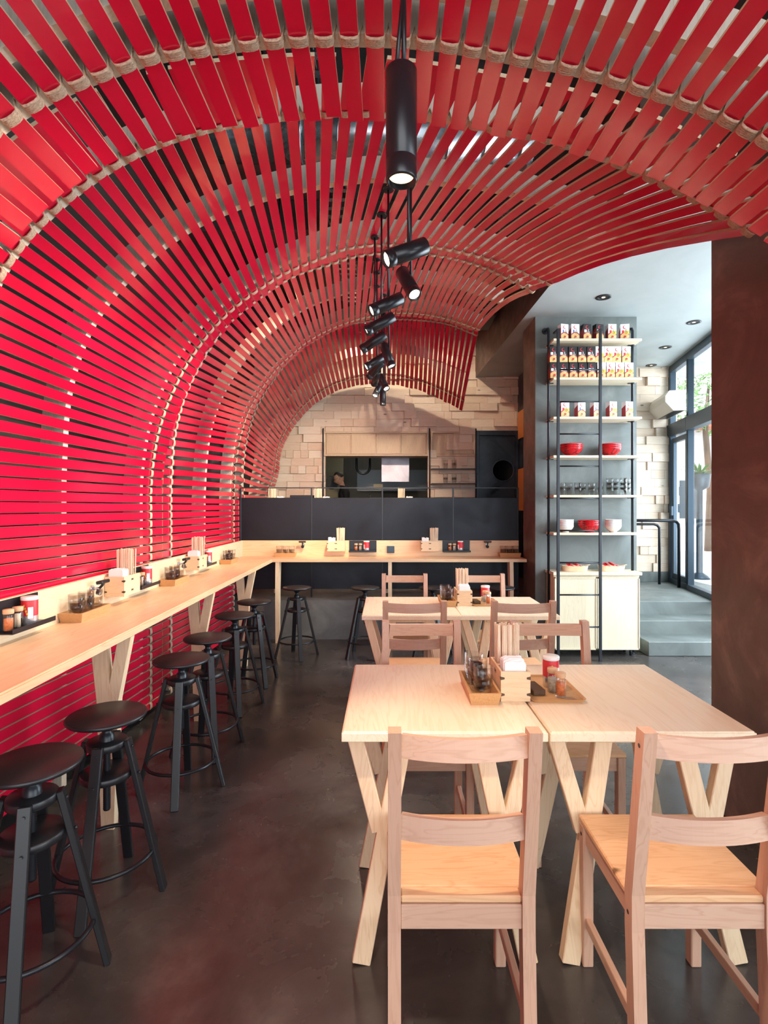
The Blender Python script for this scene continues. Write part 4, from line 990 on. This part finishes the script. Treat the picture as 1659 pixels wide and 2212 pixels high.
for x, nm in ((-.998, 'left'), (.690, 'middle'), (1.424, 'right')):
    mb = MB(); mb.tube([(x, 8.43, .47), (x, 8.43, 2.76), (x, 8.44, 2.79), (x, 8.455, 2.80)], .011, 10)
    tag(mb.build('pipe_upright', M['black_metal']), 'thin black pipe upright on the back wall, %s of three' % nm, 'pipe', 'back wall pipes')
for z, nm in ((2.152, 'upper'), (1.925, 'lower')):
    tag(MB().b2(.705, 1.41, 8.22, 8.46, z - .012, z, .002).build('steel_shelf', M['black_metal']), 'black steel shelf right of the kitchen hatch, %s one' % nm, 'shelf', 'steel shelves right of the hatch')
    for k, x in enumerate((.93, 1.065)):
        for q in range(2): glass((x, 8.33, z + q*.055), '%s tumbler of the %s pair on the %s black shelf by the hatch' % (('bottom', 'top')[q], ('left', 'right')[k], nm), 'tumblers on the steel shelves', 1.0)
t = struct(MB().b2(1.43, 1.475, 8.42, 8.52, .46, 2.765, .003).b2(2.045, 2.095, 8.42, 8.52, .46, 2.765, .003).b2(1.475, 2.045, 8.42, 8.52, 2.69, 2.765, .003).build('door_2', M['steel_door']))
# leaf with a real round hole for the porthole
mb = MB(); cx, cz, r = 1.855, 2.134, .165; x0, x1, z0, z1 = 1.478, 2.042, .465, 2.688; N = 48
circ = [(cx + r*math.cos(2*PI*k/N), cz + r*math.sin(2*PI*k/N)) for k in range(N)]
def edge_pt(k):
    a = 2*PI*k/N; dx, dz = math.cos(a), math.sin(a); ts = []
    if dx > 1e-6: ts.append((x1-cx)/dx)
    if dx < -1e-6: ts.append((x0-cx)/dx)
    if dz > 1e-6: ts.append((z1-cz)/dz)
    if dz < -1e-6: ts.append((z0-cz)/dz)
    q = min(ts); return (cx + dx*q, cz + dz*q)
ed = [edge_pt(k) for k in range(N)]
for y in (8.45, 8.49):
    vs = [(a, y, c) for a, c in circ] + [(a, y, c) for a, c in ed]
    mb.add(vs, [(k, (k+1) % N, N + (k+1) % N, N + k) for k in range(N)])
    for (ca, cc) in ((x0, z0), (x1, z0), (x1, z1), (x0, z1)):
        b1 = min(range(N), key=lambda k: (ed[k][0]-ca)**2 + (ed[k][1]-cc)**2 + (0 if (abs(ed[k][0]-ca) < 1e-6) else 9)); b2_ = min(range(N), key=lambda k: (ed[k][0]-ca)**2 + (ed[k][1]-cc)**2 + (0 if abs(ed[k][1]-cc) < 1e-6 else 9))
        mb.add([(ed[b1][0], y, ed[b1][1]), (ca, y, cc), (ed[b2_][0], y, ed[b2_][1])], [(0, 1, 2)])
mb.add([(a, 8.45, c) for a, c in circ] + [(a, 8.49, c) for a, c in circ], [(k, (k+1) % N, N + (k+1) % N, N + k) for k in range(N)])
mb.build('door_leaf', M['steel_door'], t)
mb = MB(); mb.tube([(cx + (r+.004)*math.cos(2*PI*k/N), 8.446, cz + (r+.004)*math.sin(2*PI*k/N)) for k in range(N)], .008, 8, 0, False, True); mb.build('porthole_ring', M['frame'], t)
mb = MB(); mb.add([(a, 8.47, c) for a, c in circ], [list(range(N))]); mb.build('porthole_glass', M['pane'], t)
o = MB().b2(2.086, 2.099, 8.05, 8.45, 2.62, 3.05, .004).build('orange_strip', M['orange']); tag(o, 'narrow orange strip beside the steel door, upper one', 'panel')  # flat orange strip set against the side wall
o = MB().b2(2.086, 2.099, 8.05, 8.45, 1.5, 2.15, .004).build('orange_strip', M['orange']); tag(o, 'narrow orange strip beside the steel door, lower one', 'panel')

# ------------------------------------------------------------------ the kitchen behind
sbox('wall_kitchen_back', -2.1, 2.1, 11.4, 11.5, .46, 3.4, M['dark_wall'])
sbox('wall_kitchen_left', -1.75, -1.65, 8.62, 11.4, .46, 3.4, M['dark_wall'])
sbox('wall_kitchen_right', 2.1, 2.2, 8.62, 11.4, .46, 3.4, M['dark_wall'])
sbox('ceiling_kitchen', -2.1, 2.2, 8.62, 11.5, 3.3, 3.4, M['slab'])
sbox('wall_kitchen_partition', 1.0, 1.06, 8.62, 11.4, .46, 3.3, M['dark_wall'])
sbox('wall_khaki', -1.65, -.84, 10.4, 10.45, .46, 3.3, M['khaki'])
sbox('trim_3', -.62, 1.0, 11.36, 11.40, 1.9, 2.35, M['tile'])
tag(MB().cyl((-1.06, 10.39, 2.03), (-1.06, 10.36, 2.03), .13, 28).build('round_window', M['ink']), 'dark round window in the khaki kitchen wall', 'window')
t = empty('kitchen_hood', (.16, 9.2, 1.99), 0, 'brushed steel hood panel hanging inside the kitchen hatch', 'hood')
MB().b2(-.24, .24, -.01, .01, 0, .42, .003).build('front_panel', M['hood'], t); MB().b2(-.24, .24, .01, .5, .30, .42, .003).build('hood_body', M['hood'], t)
tag(MB().b2(-.9, .95, 9.0, 9.5, .46, 1.36, .004).build('kitchen_counter', M['galv']), 'steel kitchen counter inside the hatch', 'counter')
tag(MB().lathe([(0, 0), (.04, 0), (.04, .28), (.02, .34), (.016, .42), (0, .42)], (-.28, 9.3, 1.361), n=18).build('steel_flask', M['galv']), 'tall steel flask standing in the kitchen hatch', 'flask')
tag(MB().tube([(-.55, 9.9, 3.3), (-.55, 9.9, 2.3)] + [(-.425 - .125*math.cos(a), 9.9, 2.3 - .125*math.sin(a)) for a in [PI*k/10 for k in range(1, 10)]] + [(-.30, 9.9, 2.3), (-.30, 9.9, 2.7)], .022, 12).build('kitchen_pipe', M['black_metal']), 'bent black pipe hanging inside the kitchen', 'pipe')
tag(MB().b2(-.22, -.06, 9.25, 9.30, 1.90, 1.955, .002).build('paper_label', M['khaki']), 'pale paper label on the kitchen rail left of the hood', 'label')
tag(MB().b2(-.5, .95, 9.28, 9.31, 1.86, 1.895, .002).build('kitchen_rail', M['black_metal']), 'dark steel rail running across inside the hatch', 'rail')
for x, nm in ((-.47, 'left'), (-.20, 'middle'), (.92, 'right')):
    t = empty('kitchen_spotlight', (x, 9.9, 2.62), 0, 'small black spotlight under the kitchen ceiling, %s of three' % nm, 'spotlight', 'kitchen spotlights')
    Mr = Matrix.Rotation(.9, 3, 'X'); mb = MB(); mb.lathe([(0, .07), (.045, .07), (.05, -.06), (.045, -.06), (.04, .05), (0, .05)], M=Mr, n=18); mb.build('housing', M['lamp_black'], t)
    mb = MB(); mb.disc(.038, -.045, M=Mr, n=18); mb.build('lens', M['bulb'], t); MB().cyl((0, 0, .05), (0, 0, .68), .008, 8).build('stem', M['lamp_black'], t)
l = bpy.data.lights.new('kitchen_light', 'AREA'); l.energy = 6; l.size = .5; l.color = (1, .95, .85)
o = bpy.data.objects.new('kitchen_light', l); COL.objects.link(o); o.location = (-.4, 10.4, 3.2)

# ------------------------------------------------------------------ the cook
def skin(name, verts, edges, mat, parent, sub=1):
    me = bpy.data.meshes.new(name); me.from_pydata([v[0] for v in verts], edges, []); me.materials.append(mat)
    o = bpy.data.objects.new(name, me); COL.objects.link(o); o.parent = parent
    md = o.modifiers.new('skin', 'SKIN'); md.use_smooth_shade = True
    sv = me.skin_vertices[0].data
    for k, v in enumerate(verts): sv[k].radius = v[1] if isinstance(v[1], tuple) else (v[1], v[1]); sv[k].use_root = (k == 0)
    s = o.modifiers.new('sub', 'SUBSURF'); s.levels = sub; s.render_levels = sub + 1; return o
t = empty('person', (-.75, 9.82, .46), PI/2 + .25, 'cook in black clothes and glasses bending his head inside the kitchen hatch', 'person')
# local: facing +Y ; hips at .92
V = [((0, 0, .92), (.15, .11)), ((0, .01, 1.08), (.14, .105)), ((0, .03, 1.26), (.165, .11)), ((0, .03, 1.38), (.12, .085)), ((0, .05, 1.46), .052), ((0, .085, 1.54), .048),
     ((.18, .02, 1.37), .058), ((.24, .03, 1.12), .045), ((.20, .22, .98), .036), ((.17, .36, .99), .028),
     ((-.18, .02, 1.37), .058), ((-.24, .03, 1.12), .045), ((-.20, .22, .98), .036), ((-.17, .36, .99), .028),
     ((.10, 0, .84), .095), ((.11, .02, .48), .060), ((.11, -.02, .09), .042), ((.11, .12, .04), .035), ((-.10, 0, .84), .095), ((-.11, .02, .48), .060), ((-.11, -.02, .09), .042), ((-.11, .12, .04), .035)]
E = [(0,1),(1,2),(2,3),(3,4),(4,5),(3,6),(6,7),(7,8),(8,9),(3,10),(10,11),(11,12),(12,13),(0,14),(14,15),(15,16),(16,17),(0,18),(18,19),(19,20),(20,21)]
body = skin('body', V, E, M['shirt'], t)
mb = MB(); Mh = Euler((-.45, 0, 0)).to_matrix(); hc = Vector((0, .115, 1.625)); vs = []; ns, nr = 24, 18
def head_r(th, ph):
    x = math.sin(th)*math.cos(ph)*.076; y = math.sin(th)*math.sin(ph)*.097; z = math.cos(th)*.118
    if z < -.02: q = 1 - .9*(-z - .02)*2.2; x *= q; y = y*q + .012
    if y > .05: y += .020*math.exp(-((x/.012)**2) - ((z+.012)/.022)**2) + .006*math.exp(-((x/.02)**2) - ((z+.055)/.012)**2) - .007*math.exp(-(((abs(x)-.03)/.014)**2) - ((z-.012)/.012)**2) + .008*math.exp(-((x/.02)**2) - ((z+.095)/.018)**2)
    return Vector((x, y, z))
for a in range(nr + 1):
    for b_ in range(ns): vs.append(hc + Mh @ head_r(PI*a/nr, 2*PI*b_/ns + PI/2))
mb.add(vs, [(a*ns+b_, a*ns+(b_+1) % ns, (a+1)*ns+(b_+1) % ns, (a+1)*ns+b_) for a in range(nr) for b_ in range(ns)], 0, True)
for s in (-1, 1):
    Me = Mh @ Matrix.Rotation(s*.2, 3, 'Z'); mb.lathe([(0, -.03), (.010, -.022), (.013, 0), (.010, .024), (0, .030)], hc + Mh @ Vector((s*.078, -.005, 0)), 12, 0, Me)
mb.tube([Vector((0, .05, 1.47)), Vector((0, .085, 1.56))], .047, 16, 0); mb.build('head', M['skin'], t)
mb = MB(); vs = []
for a in range(9):
    for b_ in range(ns):
        ph = 2*PI*b_/ns + PI/2; th = (PI*.50 if math.sin(ph) < .25 else PI*.27) * a/8
        vs.append(hc + Mh @ (head_r(th, ph) * 1.075))
mb.add(vs, [(a*ns+b_, a*ns+(b_+1) % ns, (a+1)*ns+(b_+1) % ns, (a+1)*ns+b_) for a in range(8) for b_ in range(ns)], 0, True); mb.build('hair', M['hair'], t)
mb = MB()
for s in (-1, 1): mb.tube([hc + Mh @ Vector((s*.030 + .020*math.cos(a), .098, .012 + .015*math.sin(a))) for a in [2*PI*k/14 for k in range(14)]], .0022, 6, 0, False, True); mb.tube([hc + Mh @ Vector((s*.05, .095, .015)), hc + Mh @ Vector((s*.079, .0, .015))], .002, 6)
mb.tube([hc + Mh @ Vector((-.01, .1, .016)), hc + Mh @ Vector((.01, .1, .016))], .002, 6); mb.build('glasses', M['ink'], t)
for s in (-1, 1):
    V = [((s*.17, .36, .99), .028), ((s*.165, .42, .985), (.036, .018)), ((s*.165, .455, .98), (.034, .014))]; Ed = [(0,1),(1,2)]
    for k, (dx, ln) in enumerate(((-.030, .055), (-.010, .068), (.010, .064), (.028, .050))):
        b_ = len(V); V += [((s*.165 + dx, .475, .977), .009), ((s*.165 + dx*1.1, .475 + ln*.55, .965), .008), ((s*.165 + dx*1.1, .475 + ln*.9, .94), .007)]; Ed += [(2, b_), (b_, b_+1), (b_+1, b_+2)]
    b_ = len(V); V += [((s*.165 - s*.035, .42, .975), .011), ((s*.165 - s*.06, .455, .965), .009), ((s*.165 - s*.062, .485, .955), .008)]; Ed += [(1, b_), (b_, b_+1), (b_+1, b_+2)]
    skin('hand', V, Ed, M['skin'], t, 1)

# ------------------------------------------------------------------ raised dining level behind the partition
t = empty('raised_counter', (0, 6.8, .46), 0, 'counter on the raised level, hidden behind the steel partition', 'counter')
MB().b2(-1.55, 1.45, -.12, .22, 1.035, 1.07, .003).build('worktop', M['counter_x'], t)
for x in (-1.4, 0, 1.3): MB().b2(x - .03, x + .03, -.03, .03, 0, 1.035, .003).build('leg', M['table_leg'], t)
for x, nm in ((-1.40, 'left'), (-.815, 'middle'), (.245, 'right')): caddy((x, 6.80, 1.531), PI/2, 'above the steel partition, %s of three' % nm, 20, 8, True)
o = MB().b2(-1.22, -.93, 6.75, 6.9, 1.531, 1.705, .004).build('menu_box', M['black_metal']); tag(o, 'low dark box on the raised counter behind the partition', 'box')

# ================================================================== PENDANT SPOTLIGHTS
LP = [(867, 272, 930, (0, 0, -1), 'nearest hanging black cylinder spotlight, large and upright', .036, .258, 0),
      (876, 546, 520, (-.80, -.30, -.42), 'second black spotlight, tilted to the left counter', .036, .20, 1),
      (882, 612, 440, (.28, -.50, -.75), 'third black spotlight, glaring towards the camera', .034, .20, 1),
      (834, 658, 395, (-.82, -.28, -.46), 'fourth black spotlight from the front, tilted left', .034, .20, 1),
      (820, 700, 350, (-.84, -.12, -.50), 'fifth black spotlight from the front, tilted left', .034, .20, 0),
      (806, 739, 310, (-.80, .10, -.50), 'sixth black spotlight from the front, turned away to the left', .034, .20, 0),
      (837, 768, 285, (.30, -.22, -.85), 'seventh spotlight from the front, tilted to the right', .034, .20, 1),
      (811, 781, 262, (-.80, -.25, -.55), 'eighth spotlight from the front, small, tilted left', .034, .20, 1),
      (811, 798, 243, (-.62, .50, -.55), 'ninth spotlight from the front, turned away left', .034, .20, 0),
      (812, 816, 225, (-.18, .80, -.42), 'tenth spotlight from the front, steeply tilted', .034, .20, 0),
      (828, 826, 212, (.30, -.45, -.70), 'eleventh spotlight, its glowing face towards the camera', .034, .20, 1),
      (817, 840, 200, (-.35, -.35, -.85), 'twelfth spotlight, glowing, just above the pine wall', .034, .20, 1),
      (827, 855, 188, (0, 0, -1), 'farthest hanging spotlight, small and upright', .034, .22, 0)]
def crown(Y, X):
    sg = seg1 if Y < 1.8 else seg2 if Y < 4.12 else seg3 if Y < 6.38 else seg4
    return min(sg.P(i, Y)[1] for i in range(I0, I1+1) if sg.P(i, Y)[1] > 2.4 and abs(sg.P(i, Y)[0] - X) < .06)
for k, (x, y, fd, d, lab, r_, ln, face) in enumerate(LP):
    c = pt(x, y, fd); d = Vector(d).normalized(); t = empty('pendant_spotlight', c, 0, lab, 'spotlight', 'pendant spotlights')
    q = d.to_track_quat('-Z', 'Y').to_matrix(); mb = MB(); hl = ln/2
    mb.lathe([(0, hl), (r_ - .003, hl), (r_, hl - .003), (r_, -hl*.62), (r_ - .0008, -hl*.625), (r_ - .0008, -hl*.635), (r_, -hl*.64), (r_, -hl + .003), (r_ - .002, -hl), (r_ - .006, -hl), (r_ - .008, -hl + .03), (0, -hl + .03)], n=36, M=q); b_ = mb.build('housing', M['lamp_black'], t)
    mb = MB(); mb.disc(r_ - .007, -hl + .012, n=30, M=q); mb.build('lens', M['bulb'] if k else M['bulb_dim'], t)
    top = crown(c.y, c.x) - .012 - c.z
    mb = MB(); a0 = Vector((.012 if d.z > -.99 else .006, 0, 0)); mb.cyl(a0 + Vector((0, 0, (.02 if d.z > -.99 else hl))), a0 + Vector((0, 0, top)), .006, 10)
    if k == 0: mb.cyl((-.012, 0, hl), (.010, 0, top), .005, 10)
    mb.build('rod', M['lamp_black'], t)
    MB().cyl(a0 + Vector((0, 0, top - .004)), a0 + Vector((0, 0, top + .004)), .030, 20).build('canopy', M['lamp_black'], t)
    l = bpy.data.lights.new('spot', 'SPOT'); l.energy = [85, 70, 50, 65, 60, 60, 70, 60, 170, 230, 40, 80, 60][k]; l.spot_size = math.radians(75); l.spot_blend = .6; l.color = (1, .80, .60); l.shadow_soft_size = .03
    lo = bpy.data.objects.new('lamp_beam', l); COL.objects.link(lo); lo.parent = t; lo.location = d * (hl + .005); lo.rotation_euler = d.to_track_quat('-Z', 'Y').to_euler()

# ------------------------------------------------------------------ lamps above the slats; the rear pair is added to light the back wall
for k, (x, y, z, lab, e) in enumerate(((-.95, 4.75, 3.62, 'small spotlight above the slats, its glow showing through a gap on the left', 60), (-.3, 7.2, 4.1, 'added spotlight above the farthest slats, washing the pine block wall', 70), (.9, 7.3, 4.15, 'added spotlight above the far right slats, brightening the back wall', 90))):
    t = empty('ceiling_spotlight', (x, y, z), 0, lab, 'spotlight'); mb = MB(); mb.lathe([(0, .07), (.04, .07), (.042, -.05), (.036, -.05), (.034, .05), (0, .05)], n=20); mb.build('housing', M['lamp_black'], t)
    MB().disc(.034, -.03, n=20).build('lens', M['bulb'], t); MB().cyl((0, 0, .06), (0, 0, 4.5 - z), .008, 8).build('stem', M['lamp_black'], t)
    l = bpy.data.lights.new('spot', 'SPOT'); l.energy = e; l.spot_size = math.radians(110 if k else 140); l.spot_blend = .8; l.color = (1, .82, .62); l.shadow_soft_size = .04
    lo = bpy.data.objects.new('lamp_beam', l); COL.objects.link(lo); lo.parent = t; lo.location = (0, 0, -.055); lo.rotation_euler = Vector((0, .75 if k else .1, -.65)).to_track_quat('-Z', 'Y').to_euler()
